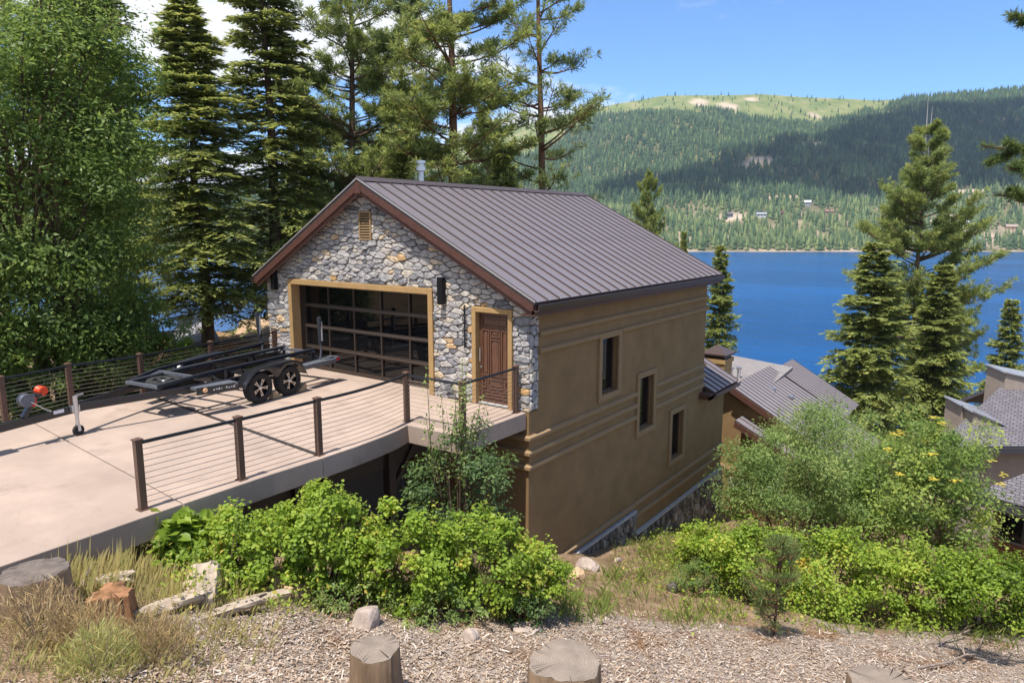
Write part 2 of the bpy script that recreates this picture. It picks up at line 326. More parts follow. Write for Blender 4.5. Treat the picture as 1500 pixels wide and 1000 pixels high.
# the far wood: one mass of small conifers
def cone_field(name, P, H, Rr, tint, matl, n=5):
    k = len(P); ang = RNG.uniform(0, 6.28, k)[:, None] + np.arange(n)[None]*2*math.pi/n
    tiers = ((0.06, 1.0, 0.62), (0.38, 0.68, 1.0)); V = []; F = []; off = 0; T = []
    for zb, rr, zt in tiers:
        rj = Rr[:, None]*rr*RNG.uniform(0.75, 1.2, (k, n))
        ring = np.stack([P[:, None, 0]+rj*np.cos(ang), P[:, None, 1]+rj*np.sin(ang), np.repeat((P[:, 2]+H*zb)[:, None], n, 1)], -1)
        tip = np.stack([P[:, 0], P[:, 1], P[:, 2]+H*zt], -1)[:, None]
        V.append(np.concatenate([ring, tip], 1).reshape(-1, 3)); b = off + np.arange(k)*(n+1)
        F.append(np.stack([np.stack([b+i, b+(i+1) % n, b+n], 1) for i in range(n)], 1).reshape(-1, 3)); off += k*(n+1)
        T.append(np.repeat(tint, n+1))
    return link(name, np_mesh(name, np.concatenate(V), np.concatenate(F), np.concatenate(T)), matl)
n_try = 88000
tu = RNG.uniform(-1500, 1900, n_try); td = D0+6 + (D1+40-D0)*RNG.uniform(0, 1, n_try)**1.05
k = (td-D0)/(D1-D0); vis = np.abs(tu) < td*0.86
dens = np.where(k < 0.22, 0.80+0.22*np.sin(tu/47+td/61)*np.sin(tu/83-td/39), 0.97)*(1-0.965*meadow(tu, td))*(1-0.90*np.clip(bare(tu, td)*1.2, 0, 1))
dens = np.where((td < D0+45) & (k < 0.1), np.maximum(dens, .95), dens)
for hx, hy in ((1112, 318), (1141, 316), (1178, 302), (1211, 314), (1065, 318), (1395, 322), (1408, 330), (1450, 330), (1480, 336), (1428, 354)):
    hu, hd = hill_at(hx, hy); dens = np.where((np.abs(tu-hu) < 13) & (td > hd-60) & (td < hd+14), 0.04, dens)
keep = vis & (RNG.uniform(0, 1, n_try) < dens)
tu, td, k = tu[keep], td[keep], k[keep]; TP = hw(tu, td)
TH = np.where(k < 0.25, RNG.uniform(10, 24, len(tu)), RNG.uniform(12, 25, len(tu)))*(1-0.35*meadow(tu, td))
fm = mat('far_conifer', (0.05, 0.08, 0.035), 0.9, spec=0.1, tintcols=[(0.0, (0.020, 0.040, 0.024)), (1.0, (0.15, 0.18, 0.07)), (0.5, (0.050, 0.082, 0.038))])
ft = np.clip(RNG.normal(0.36, 0.2, len(tu)) + np.where(k < 0.24, 0.28, 0), 0, 1)
fo = cone_field('far_forest', TP, TH, TH*RNG.uniform(0.15, 0.21, len(tu)), ft, fm); tag(fo, 'distant conifer forest covering the mountainside across the lake', 'forest', kind='stuff')

# a cumulus cloud high above the mountain: its shadow darkens the middle slope
cl_px = [(985, 288), (1080, 284), (1180, 284), (1300, 282), (1420, 276), (1540, 270), (1540, 150), (1420, 163), (1310, 172), (1250, 190), (1185, 212), (1110, 218), (1050, 236), (960, 268), (905, 258), (880, 285)]
cl_ud = [hill_at(*p) for p in cl_px]; cl_w = np.array([hw(np.array([a]), np.array([b]))[0] for a, b in cl_ud])
ALT = 1000.0; sd = np.array(sdir); sh = cl_w + sd[None]*((ALT-cl_w[:, 2])/sd[2])[:, None]
cen = sh.mean(0); poly = sh[:, :2]
def inside(p):
    x, y = p; r = False; j = len(poly)-1
    for i in range(len(poly)):
        if (poly[i][1] > y) != (poly[j][1] > y) and x < (poly[j][0]-poly[i][0])*(y-poly[i][1])/(poly[j][1]-poly[i][1])+poly[i][0]: r = not r
        j = i
    return r
bmc = bmesh.new(); bmesh.ops.create_icosphere(bmc, subdivisions=2, radius=1.0); ico = np.array([v.co[:] for v in bmc.verts]); icof = np.array([[v.index for v in f.verts] for f in bmc.faces]); bmc.free()
CV, CF = [], []; mn, mx_ = poly.min(0), poly.max(0)
for gx_ in np.arange(mn[0], mx_[0], 46):
    for gy_ in np.arange(mn[1], mx_[1], 46):
        p = np.array([gx_, gy_])+RNG.uniform(-20, 20, 2)
        if inside(p):
            r = RNG.uniform(34, 52); CF.append(icof+len(CV)*len(ico)); CV.append(ico*np.array([r, r, r*RNG.uniform(0.5, 1.1)])*RNG.uniform(0.9, 1.1, (len(ico), 1))+np.array([p[0], p[1], ALT+RNG.uniform(-12, 25)]))
cm_ = bpy.data.materials.new('cloud_white'); cm_.use_nodes = True; ct_ = cm_.node_tree; ct_.nodes['Principled BSDF'].inputs['Base Color'].default_value = (.9, .9, .92, 1); ct_.nodes['Principled BSDF'].inputs['Roughness'].default_value = 1
tb2 = ct_.nodes.new('ShaderNodeBsdfTransparent'); mxs = ct_.nodes.new('ShaderNodeMixShader'); mxs.inputs[0].default_value = 0.58; ct_.links.new(ct_.nodes['Principled BSDF'].outputs[0], mxs.inputs[1]); ct_.links.new(tb2.outputs[0], mxs.inputs[2]); ct_.links.new(mxs.outputs[0], ct_.nodes['Material Output'].inputs[0])
co = link('cloud', np_mesh('cloud', np.concatenate(CV), np.concatenate(CF), None, True), cm_); tag(co, 'broad white cumulus cloud hanging over the mountain', 'cloud', kind='stuff')

# thin mountain air between here and the far slope
hz = MB(); hz.box((-900, -3600, -48), (4800, 4800, 560)); hzm = bpy.data.materials.new('mountain_air'); hzm.use_nodes = True; ht = hzm.node_tree; ht.nodes.remove(ht.nodes['Principled BSDF'])
pv = ht.nodes.new('ShaderNodeVolumePrincipled'); pv.inputs['Color'].default_value = (0.62, 0.80, 1.0, 1); pv.inputs['Density'].default_value = 8e-5; pv.inputs['Anisotropy'].default_value = 0.2; ht.links.new(pv.outputs[0], ht.nodes['Material Output'].inputs['Volume'])
tag(hz.build('haze', hzm), 'thin blue mountain haze filling the valley', 'haze', kind='stuff')

# ================================================================== GARAGE
W, DEP, DEP2 = 8.69, 9.72, 11.70
RY, RZ, EZ, LE, LEZ, OH, RO, RB = 4.636, 4.85, 2.31, 8.91, 2.44, 0.34, 0.283, 0.30
stucco = mat('stucco_brown', (0.235, 0.151, 0.075), 0.92, spec=0.15, noise=1.6, amount=0.15, bump=0.35, bscale=90, dirt=(0.7, 0.62, (0.23, 0.155, 0.085), 0.45))
trimm = mat('stucco_trim_tan', (0.275, 0.186, 0.102), 0.9, spec=0.15, noise=5, amount=0.08, bump=0.25, bscale=110)
dtrim = mat('door_trim_tan', (0.37, 0.235, 0.105), 0.85, spec=0.2, noise=6, amount=0.10, bump=0.2, bscale=80)
roofm = mat('roof_metal_brown', (0.228, 0.194, 0.198), 0.36, metal=0.35, spec=0.5, noise=1.3, amount=0.10)
seamm = mat('roof_seam_dark', (0.085, 0.066, 0.066), 0.45, metal=0.2)
fascm = mat('fascia_brown', (0.085, 0.036, 0.026), 0.55, noise=9, amount=0.2)
guttm = mat('gutter_brown', (0.075, 0.048, 0.042), 0.35, metal=0.3, spec=0.5)
mortar = mat('mortar_dark', (0.15, 0.13, 0.11), 0.95, noise=20, amount=0.3)
STC = [(0.0, (0.12, 0.12, 0.13)), (1.0, (0.44, 0.27, 0.12)), (0.25, (0.26, 0.255, 0.27)), (0.5, (0.37, 0.352, 0.345)), (0.72, (0.47, 0.425, 0.37)), (0.88, (0.52, 0.40, 0.27))]
stonem = mat('field_stone', (0.4, 0.38, 0.36), 0.85, spec=0.25, tintcols=STC, noise=9, amount=0.40, bump=0.8, bscale=22, dirt=(5.0, 0.60, (0.33, 0.20, 0.10), 0.45))
lavam = mat('dark_rubble_stone', (0.15, 0.13, 0.12), 0.9, spec=0.2, tintcols=[(0.0, (0.08, 0.07, 0.068)), (1.0, (0.46, 0.40, 0.34)), (0.5, (0.21, 0.185, 0.165))], noise=10, amount=0.4, bump=0.7, bscale=25)
brownm = mat('bronze_frame', (0.075, 0.055, 0.045), 0.4, metal=0.4)
glassm = mat('dark_glass', (0.006, 0.006, 0.007), 0.02, spec=0.38)
woodm = mat('mahogany_door', (0.120, 0.055, 0.032), 0.42, spec=0.4, noise=5, amount=0.35, stretch=(1, 6, 0.6))
blackm = mat('black_iron', (0.012, 0.012, 0.013), 0.45, metal=0.5)
silver = mat('galvanised', (0.55, 0.56, 0.58), 0.35, metal=0.9)
capst = mat('cap_stone_grey', (0.38, 0.37, 0.36), 0.85, noise=8, amount=0.2)

G = empty('garage_building', (4.86, 4.345, -4.6), 0, 'stone fronted brown stucco garage with standing seam metal roof beside the parking deck', 'garage')
def clip(poly, a, b, c):                     # keep a*x+b*y <= c
    o = []
    for i in range(len(poly)):
        p, q = poly[i], poly[(i+1) % len(poly)]; dp, dq = a*p[0]+b*p[1]-c, a*q[0]+b*q[1]-c
        if dp <= 0: o.append(p)
        if dp*dq < 0: s = dp/(dp-dq); o.append((p[0]+s*(q[0]-p[0]), p[1]+s*(q[1]-p[1])))
    return o
def area(p): return 0.5*sum(p[i][0]*p[(i+1) % len(p)][1]-p[(i+1) % len(p)][0]*p[i][1] for i in range(len(p)))
def cent(p): return (sum(q[0] for q in p)/len(p), sum(q[1] for q in p)/len(p))
def cells(u0, u1, v0, v1, n, aniso, seed, relax=2):          # irregular stone outlines filling a rectangle
    rg = np.random.default_rng(seed); S = np.column_stack([rg.uniform(u0, u1, n), rg.uniform(v0, v1, n)*aniso]); out = []
    for it in range(relax+1):
        out = []; NS = S.copy()
        for i in range(n):
            d = np.hypot(*(S-S[i]).T); nb = np.argsort(d)[1:22]; p = [(u0, v0*aniso), (u1, v0*aniso), (u1, v1*aniso), (u0, v1*aniso)]
            for j in nb:
                a, b = S[j]-S[i]; p = clip(p, a, b, (S[j]@S[j]-S[i]@S[i])/2)
                if len(p) < 3: break
            out.append(p)
            if len(p) >= 3 and it < relax: NS[i] = S[i]*0.55+np.array(cent(p))*0.45
        S = NS
    return [[(x, y/aniso) for x, y in p] for p in out if len(p) >= 3]
def shrink(p, gap):
    c = cent(p); q = list(p)
    if area(q) < 0: q = q[::-1]
    r = list(q)
    for i in range(len(q)):
        a, b = q[i], q[(i+1) % len(q)]; L = math.hypot(b[0]-a[0], b[1]-a[1])
        if L < 1e-6: continue
        nx, ny = (b[1]-a[1])/L, -(b[0]-a[0])/L; r = clip(r, nx, ny, nx*a[0]+ny*a[1]-gap)
        if len(r) < 3: return None
    return r
def chaikin(p, k=0.22):
    o = []
    for i in range(len(p)):
        a, b = p[i], p[(i+1) % len(p)]; o += [(a[0]+(b[0]-a[0])*k, a[1]+(b[1]-a[1])*k), (a[0]+(b[0]-a[0])*(1-k), a[1]+(b[1]-a[1])*(1-k))]
    return o
def stone_geo(mb, p, place, depth, rg, t):   # place(u, v, h) -> world point, h out of the wall
    c = cent(p); n = len(p); k = rg.uniform(0.80, 0.92); tl = rg.normal(0, 0.05, 2)
    L0 = [place(u, v, -0.02) for u, v in p]; L1 = [place(u, v, depth*0.62+rg.normal(0, 0.003)) for u, v in p]
    L2 = [place(c[0]+(u-c[0])*k, c[1]+(v-c[1])*k, depth*(1+tl[0]*(u-c[0])*8+tl[1]*(v-c[1])*8)+rg.normal(0, 0.004)) for u, v in p]
    mb.add(L0+L1+L2+[place(c[0], c[1], depth*1.05)], [(i, (i+1) % n, n+(i+1) % n, n+i) for i in range(n)]+[(n+i, n+(i+1) % n, 2*n+(i+1) % n, 2*n+i) for i in range(n)]+[(2*n+i, 2*n+(i+1) % n, 3*n) for i in range(n)], t)
# --- front wall: mortar backing with two openings, stones in front
GL, GR, GZT = 7.73, 2.59, 2.42               # garage door surround (outer)
DL, DR, DZT = 1.47, 0.40, 2.10               # entry door surround (outer)
def zroof(y): return EZ+(RZ-EZ)*(y+OH)/(RY+OH) if y < RY else RZ-(RZ-LEZ)*(y-RY)/(LE-RY)
bk = MB()
def yz_prism(mb, poly, x0, x1, t=0.5):
    n = len(poly); mb.add([(x0, y, z) for y, z in poly]+[(x1, y, z) for y, z in poly], [tuple(range(n)), tuple(range(2*n-1, n-1, -1))]+[(i, n+i, n+(i+1) % n, (i+1) % n) for i in range(n)], t)
UND = 0.16
for y0, y1, zb in ((GL-.10, W, 0), (GR+.10, GL-.10, GZT-.10), (DL-.08, GR+.10, 0), (DR+.08, DL-.08, DZT-.08), (0.0, DR+.08, 0)):
    ys = sorted({y0, y1} | ({RY} if y0 < RY < y1 else set())); yz_prism(bk, [(y0, zb), (y1, zb)]+[(y, zroof(y)-UND) for y in ys[::-1]], 0.03, 0.30)
FWALL = bk.build('front_wall', mortar, G)
pls = []
for p in cells(-0.02, W+0.02, 0.0, 4.75, 1350, 2.3, 11):
    for a, b, c in ((-(RZ-EZ)/(RY+OH), 1, EZ+(RZ-EZ)*OH/(RY+OH)-UND), ((RZ-LEZ)/(LE-RY), 1, RZ+(RZ-LEZ)*RY/(LE-RY)-UND)):
        if len(p) >= 3: p = clip(p, a, b, c)
    for (l, r, z) in ((GL, GR, GZT), (DL, DR, DZT), (4.90, 4.48, None)):
        if len(p) < 3: break
        c = cent(p)
        zlo, zhi = (0, z) if z else (3.46, 4.12)
        hit = max(q[0] for q in p) > r and min(q[0] for q in p) < l and min(q[1] for q in p) < zhi and max(q[1] for q in p) > zlo
        if not hit: continue
        cand = [clip(p, 1, 0, r), clip(p, -1, 0, -l), clip(p, 0, -1, -zhi)]+([clip(p, 0, 1, zlo)] if z is None else [])
        cand = [q for q in cand if len(q) >= 3]; p = max(cand, key=lambda q: abs(area(q))) if cand else []
    if len(p) < 3: continue
    p = shrink(p, 0.006)
    if p and abs(area(p)) > 0.0022: pls.append(chaikin(p, .14))
pls.sort(key=lambda p: -abs(area(p))); rg = np.random.default_rng(3); fill = MB()
for i, p in enumerate(pls):
    t = float(np.clip(rg.choice([rg.normal(0.28, 0.12), rg.normal(0.5, 0.10), rg.normal(0.68, 0.08), rg.normal(0.92, 0.05)], p=[0.34, 0.42, 0.20, 0.04]), 0, 1)); mb = MB() if i < 300 else fill
    stone_geo(mb, p, lambda u, v, h: (0.03-h, u, v), rg.uniform(0.035, 0.075), rg, t)
    if i < 300: mb.build('stone', stonem, FWALL, smooth=False)
tag(fill.build('stone_fill', stonem, FWALL), kind='stuff')
# corner returns: stones wrapping on to the side wall
qn = MB()
for p in cells(0.0, 0.30, 0.02, 2.16, 26, 1.0, 5):
    p = shrink(p, 0.010)
    if p and abs(area(p)) > 0.002: stone_geo(qn, chaikin(p), lambda u, v, h: (0.0+u, -0.0-h, v), rg.uniform(0.02, 0.05), rg, float(rg.uniform(0.2, 0.75)))
tag(qn.build('corner_stone_fill', stonem, FWALL), kind='stuff')
# louvred gable vent
v = MB(); 
for y0, y1, z0, z1 in ((4.48, 4.53, 3.46, 4.12), (4.85, 4.90, 3.46, 4.12), (4.53, 4.85, 3.46, 3.50), (4.53, 4.85, 4.08, 4.12)): v.box((-0.05, y0, z0), (0.06, y1, z1))
VENT = v.build('gable_vent', trimm, G)
for i in range(9):
    z = 3.53+i*0.062; m = MB(); m.add([(-0.035, 4.53, z), (0.03, 4.53, z+0.045), (0.03, 4.85, z+0.045), (-0.035, 4.85, z), (-0.035, 4.53, z+0.012), (0.03, 4.53, z+0.057), (0.03, 4.85, z+0.057), (-0.035, 4.85, z+0.012)], [(0,1,2,3),(7,6,5,4),(0,4,5,1),(1,5,6,2),(2,6,7,3),(3,7,4,0)]); m.build('slat', trimm, VENT)
# --- door surrounds
def surround(l, r, zt, wd, depth, name):
    m = MB(); m.box((-0.055, l-wd, 0.0), (depth, l, zt)); m.box((-0.055, r, 0.0), (depth, r+wd, zt)); m.box((-0.057, r+wd, zt-wd), (depth, l-wd, zt)); return m.build(name, dtrim, G, bevel=0.012)
surround(GL, GR, GZT, 0.14, 0.22, 'garage_door_surround'); surround(DL, DR, DZT, 0.11, 0.10, 'entry_door_surround')
m = MB(); m.box((0.22, GL-0.14, 0), (0.46, GL-0.10, GZT-.10)); m.box((0.22, GR+0.10, 0), (0.46, GR+0.14, GZT-.10)); m.box((0.22, GR+.14, GZT-.14), (0.46, GL-.14, GZT-.10)); m.build('garage_door_jamb', brownm, G)
# --- garage door: bronze frame, 20 dark panes
gy0, gy1, gz0, gz1, GX_ = GR+0.14, GL-0.14, 0.02, GZT-0.14, 0.40
fr = MB(); nc, nr = 5, 4; cw = (gy1-gy0)/nc; rh = (gz1-gz0)/nr
for i in range(nc+1): yy = gy0+i*cw; ww = 0.045 if 0 < i < nc else 0.06; fr.box((GX_-0.045, max(gy0, yy-ww/2), gz0), (GX_+0.02, min(gy1, yy+ww/2), gz1))
for j in range(nr+1):
    zz = gz0+j*rh; hh = 0.10 if 0 < j < nr else 0.14
    for i in range(nc): fr.box((GX_-0.042, gy0+i*cw+0.022, max(gz0, zz-hh/2)), (GX_+0.018, gy0+(i+1)*cw-0.022, min(gz1, zz+hh/2)))
GD = fr.build('garage_door', brownm, G)
pm = MB(); pm.box((-0.004, 0.02, 0.04), (0.004, cw-0.02, rh-0.04)); pme = pm.mesh('pane'); pme.materials.append(glassm)
lit_ = MB(); lit_.box((-0.008, 0.0, 0.0), (0.0, cw-0.05, 0.012))
for i in range(nc):
    for j in range(nr): link('pane', pme, None, GD, np.array([GX_, gy0+i*cw, gz0+j*rh])-wloc(G))
for j in range(1, nr):
    mm = MB(); mm.box((GX_-0.055, gy0, gz0+j*rh-0.012), (GX_-0.043, gy1, gz0+j*rh+0.006)); mm.build('meeting_rail', mat('bronze_light', (0.16, 0.13, 0.11), 0.4, metal=0.5), GD)
# --- entry door
m = MB(); m.box((0.10, DR+.11, 0.03), (0.15, DL-.11, DZT-.11)); ED = m.build('entry_door', woodm, G)
m = MB(); m.box((0.02, DR+.10, 0.0), (0.30, DL-.10, 0.03)); m.build('threshold', capst, ED)
dw0, dw1 = DR+0.11, DL-0.11; dwm = (dw0+dw1)/2
def door_panel(y0, y1, z0, z1):
    m = MB(); t = 0.028
    for a in ((y0, y0+t, z0, z1), (y1-t, y1, z0, z1), (y0+t, y1-t, z0, z0+t), (y0+t, y1-t, z1-t, z1)): m.box((0.076, a[0], a[2]), (0.10, a[1], a[3]))
    m.box((0.086, y0+t+.03, z0+t+.03), (0.10, y1-t-.03, z1-t-.03)); m.build('panel', woodm, ED, bevel=0.006)
for a in ((dw0+.07, dwm-.16, .62, 1.62), (dwm-.13, dwm+.13, .62, 1.42), (dwm+.16, dw1-.07, .62, 1.62), (dwm-.13, dwm+.13, 1.46, 1.62), (dw0+.07, dw1-.07, 1.67, 1.90), (dw0+.07, dw1-.07, .14, .30), (dwm-.2, dwm+.2, .34, .56), (dw0+.07, dwm-.24, .34, .56), (dwm+.24, dw1-.07, .34, .56)): door_panel(*a)
m = MB(); m.tube([(0.03, dw1-.055, .92), (0.03, dw1-.055, 1.22)], .012); m.bar((0.03, dw1-.055, .95), (0.10, dw1-.055, .95), .02, .02); m.bar((0.03, dw1-.055, 1.19), (0.10, dw1-.055, 1.19), .02, .02); m.lathe([(0, .06), (.028, .06), (.028, .10)], 'x', (0, dw1-.055, .80), 12); m.build('handle', silver, ED)
# --- wall lamps and iron ornament on the stone
for yc in (8.24, 2.27):
    m = MB(); m.box((-0.16, yc-.075, 2.10), (-0.03, yc+.075, 2.69)); LP = m.build('wall_lamp', blackm, G, bevel=0.01)
    m = MB(); m.box((-0.05, yc-.05, 2.2), (0.0, yc+.05, 2.6)); m.build('back_plate', blackm, LP)
    m = MB(); m.box((-0.15, yc-.065, 2.085), (-0.04, yc+.065, 2.099)); m.build('lamp_lens', mat('lens_amber', (0.5, 0.38, 0.22), 0.4), LP)
m = MB(); m.bar((-0.07, 1.645, 1.20), (-0.07, 1.645, 2.12), .022, .022)
for i, z in enumerate((1.28, 1.42, 1.56, 1.70, 1.84)):
    m.tube([(-0.075, 1.645+.05*math.cos(a)*(1 if i % 2 else -1), z+.055*math.sin(a)) for a in np.linspace(0, 5.4, 9)], .011, 6)
m.build('iron_ornament', blackm, G)
# --- walls of stucco. panel in the plane y=0 (side) with window openings
WIN = [(2.83, 3.97, 1.29, -0.37), (4.92, 6.09, -0.03, -1.765), (7.12, 8.28, -1.49, -3.19)]
def opening_wall(mb, us, vs, holes, P, th):            # P(u, v, h): h into the wall
    us = sorted(set(us) | {h[0] for h in holes} | {h[1] for h in holes}); vs = sorted(set(vs) | {h[2] for h in holes} | {h[3] for h in holes})
    for a, b in zip(us, us[1:]):
        for c, d in zip(vs, vs[1:]):
            mu, mv = (a+b)/2, (c+d)/2
            if any(h[0] < mu < h[1] and h[2] < mv < h[3] for h in holes): continue
            mb.add([P(a, c, 0), P(b, c, 0), P(b, d, 0), P(a, d, 0)], [(0, 1, 2, 3)]); mb.add([P(a, c, th), P(b, c, th), P(b, d, th), P(a, d, th)], [(3, 2, 1, 0)])
    for u0, u1, v0, v1 in list(holes)+[(us[0], us[-1], vs[0], vs[-1])]:
        for (a, b), (c, d) in (((u0, v0), (u1, v0)), ((u1, v0), (u1, v1)), ((u1, v1), (u0, v1)), ((u0, v1), (u0, v0))): mb.add([P(a, b, 0), P(c, d, 0), P(c, d, th), P(a, b, th)], [(0, 1, 2, 3)])
tw = 0.15
m = MB(); opening_wall(m, [0.0, DEP], [-7.2, 2.22], [(a+tw, b-tw, d+tw, c-tw) for a, b, c, d in WIN], lambda u, v_, h: (u, h, v_), 0.22); m.build('side_wall', stucco, G)
m = MB(); m.box((DEP, 0.0, -7.2), (DEP2, 0.22, -1.45)); m.box((DEP2-.22, 0.22, -7.2), (DEP2, W, -1.45)); m.box((DEP-.22, 0.22, -7.2), (DEP, W, zroof(W)-.12)); m.box((0.25, W-.22, -7.2), (DEP-.22, W, 2.3)); m.build('rear_wall', stucco, G)
m = MB(); m.box((0.0, 0.22, -7.2), (0.22, W, -0.02)); m.build('lower_front_wall', stucco, G)
for i, (a, b, c, d) in enumerate(WIN):
    m = MB(); pr_ = -0.065
    m.box((a, pr_, c-tw), (b, 0.03, c)); m.box((a, pr_, d), (b, 0.03, d+tw)); m.box((a, pr_+.002, d+tw), (a+tw, 0.03, c-tw)); m.box((b-tw, pr_+.002, d+tw), (b, 0.03, c-tw)); WN = m.build('window', trimm, G, bevel=0.012)
    f = MB(); fx = .05
    f.box((a+tw, .10, c-tw-fx), (b-tw, .16, c-tw)); f.box((a+tw, .10, d+tw), (b-tw, .16, d+tw+fx)); f.box((a+tw, .101, d+tw+fx), (a+tw+fx, .16, c-tw-fx)); f.box((b-tw-fx, .101, d+tw+fx), (b-tw, .16, c-tw-fx)); f.build('frame', mat('window_frame_brown', (0.09, 0.05, 0.035), 0.45), WN)
    f = MB(); f.box((a+tw+fx, .125, d+tw+fx), (b-tw-fx, .132, c-tw-fx)); f.build('pane', glassm, WN)
# --- moulded bands
def band(z, x0, x1, name='moulding_band', h=0.13, front=False):
    prof = [(0.0, z-h/2), (-0.045, z-h/2), (-0.075, z-h*.2), (-0.075, z+h*.25), (-0.03, z+h/2), (0.0, z+h/2)]; m = MB()
    n = len(prof); xs = [x0, x1]; V = [(x, y-.0, zz) for x in xs for y, zz in prof]
    if front: V = [((x if k else x+min(0, y)), y, zz) for k, x in enumerate(xs) for y, zz in prof]
    m.add(V, [tuple(range(n-1, -1, -1)), tuple(range(n, 2*n))]+[(i, (i+1) % n, n+(i+1) % n, n+i) for i in range(n)])
    if front:
        V = [(y, yy if k else min(0, y), zz) for k, yy in enumerate((0.0, W)) for y, zz in prof]; m.add(V, [tuple(range(n)), tuple(range(2*n-1, n-1, -1))]+[(i, n+i, n+(i+1) % n, (i+1) % n) for i in range(n)])
    return m.build(name, trimm, G)
for z in (1.60, 1.24):
    if z > 1.3: band(z, 0.32, DEP)
    else: band(z, 0.32, WIN[0][0]); band(z, WIN[0][1], DEP)
for z in (-0.56, -0.88, -1.19):
    if -1.765 < z < -0.03: band(z, 0.0, WIN[1][0], front=True); band(z, WIN[1][1], DEP)
band(-3.64, 4.96, DEP2); band(-4.0, 5.06, DEP2); band(-3.66, 0.0, 4.96)
# --- rubble stone base with cap
m = MB(); m.box((1.0, -0.10, -3.86), (5.02, 0.0, -3.79)); m.box((5.02, -0.10, -4.52), (DEP2+.08, 0.0, -4.45)); m.build('base_cap', capst, G)
m = MB(); m.box((0.6, -0.045, -7.0), (5.02, 0.0, -3.86)); m.box((5.02, -0.045, -7.4), (DEP2+.04, 0.0, -4.52)); BS = m.build('stone_base', mortar, G)
m = MB()
for u0, u1, v0, v1, n_, sd_ in ((0.7, 5.0, -5.0, -3.87, 190, 21), (5.04, DEP2+.04, -6.9, -4.53, 520, 22)):
    for p in cells(u0, u1, v0, v1, n_, 0.75, sd_, 1):
        p = shrink(p, 0.010)
        if p and abs(area(p)) > 0.0015: stone_geo(m, chaikin(p), lambda u, v_, h: (u, -0.045-h, v_), rg.uniform(0.03, 0.09), rg, float(np.clip(rg.normal(0.42, 0.25), 0, 1)))
tag(m.build('rubble_stone_fill', lavam, BS), kind='stuff')
# --- roof: standing seam sheets
def slope_roof(name, x0, x1, ya, za, yb, zb, npan, parent, rm=roofm):
    ya, za, yb, zb = map(float, (ya, za, yb, zb)); d = Vector((0, yb-ya, zb-za)); Ls = d.length; d.normalize(); nn = Vector((0, -d.z, d.y)); nn = nn if nn.z > 0 else -nn
    base = Vector((0, ya, za)); m = MB()
    V = [base+nn*h+d*s+Vector((x, 0, 0)) for h in (-0.06, 0) for x in (x0, x1) for s in (0, Ls)]; m.add(V, [(0,1,3,2),(4,6,7,5),(0,2,6,4),(1,5,7,3),(0,4,5,1),(2,3,7,6)])
    RF = m.build(name, seamm, parent); pwd = (x1-x0)/npan; o = wloc(parent)
    def sheet(nm, xa, xb, h0, h1, mtl):
        q = MB(); V = [base+nn*h+d*s+Vector((x, 0, 0)) for h in (h0, h1) for x in (xa, xb) for s in (0.004, Ls-.004)]; q.add(V, [(0,1,3,2),(4,6,7,5),(0,2,6,4),(1,5,7,3),(0,4,5,1),(2,3,7,6)]); me_ = q.mesh(nm); me_.materials.append(mtl); return me_
    pmz = sheet('roof_sheet', 0.010, pwd-.010, 0.001, 0.010, rm); smz = sheet('seam', -0.009, 0.009, 0.0005, 0.040, seamm)
    for i in range(npan): link('roof_sheet', pmz, None, RF, (x0+i*pwd-o[0], -o[1], -o[2]))
    for i in range(npan+1): link('seam', smz, None, RF, (x0+min(max(i*pwd, .013), x1-x0-.013)-o[0], -o[1], -o[2]))
    return RF
X0, X1 = -RO, DEP+RB
RF1 = slope_roof('roof', X0, X1, -OH, EZ, RY, RZ, 24, G); RF2 = slope_roof('roof', X0, X1, LE, LEZ, RY, RZ, 24, G)
m = MB(); m.add([(x, RY+s*.16, RZ-.06+0.02) for x in (X0-.01, X1) for s in (-1, 1)]+[(x, RY, RZ+.065) for x in (X0-.01, X1)], [(0, 4, 5, 2), (1, 3, 5, 4), (0, 1, 4), (2, 5, 3), (0, 2, 3, 1)]); m.build('ridge_cap', seamm, RF1)
# rake boards, soffit, gutters
for nm, ya, za in (('rake_board', -OH, EZ), ('rake_board', LE, LEZ)):
    dv = Vector((0, RY-ya, RZ-za)).normalized(); nv = Vector((0, -dv.z, dv.y)); nv = nv if nv.z > 0 else -nv
    for x in (X0, X1-.03):
        for (h0, h1, xa) in ((-0.21, -0.061, 0), (-0.30, -0.211, .035 if x < 0 else -.035)):
            m = MB(); a = Vector((x+xa, ya, za)); b = Vector((x+xa, RY, RZ)); V = [p+nv*h+Vector((dx, 0, 0)) for h in (h0, h1) for dx in (0, .03) for p in (a, b)]; m.add(V, [(0,1,3,2),(4,6,7,5),(0,2,6,4),(1,5,7,3),(0,4,5,1),(2,3,7,6)])
            m.build(nm, fascm, G)
    s = MB(); V = [Vector((x, ya, za))+nv*h if k == 0 else Vector((x, RY, RZ))+nv*h for h in (-.16, -.13) for x in (X0+.03, X1-.03) for k in (0, 1)]; s.add(V, [(0,1,3,2),(4,6,7,5),(0,2,6,4),(1,5,7,3),(0,4,5,1),(2,3,7,6)]); s.build('soffit', fascm, G)
def gutter(x0, x1, y, z, sgn, par):
    m = MB(); prof = [(0, 0), (0, -.12), (.05, -.145), (.12, -.145), (.15, -.03), (.15, 0), (.135, 0), (.135, -.03), (.11, -.13), (.015, -.12), (.015, 0)]; n = len(prof)
    m.add([(x, y+sgn*p, z+q) for x in (x0, x1) for p, q in prof], [tuple(range(n-1, -1, -1)), tuple(range(n, 2*n))]+[(i, (i+1) % n, n+(i+1) % n, n+i) for i in range(n)]); return m.build('gutter', guttm, par)
gutter(X0, X1, -OH+.06, EZ-.035, -1, G); gutter(X0, X1, LE-.06, LEZ-.035, 1, G)
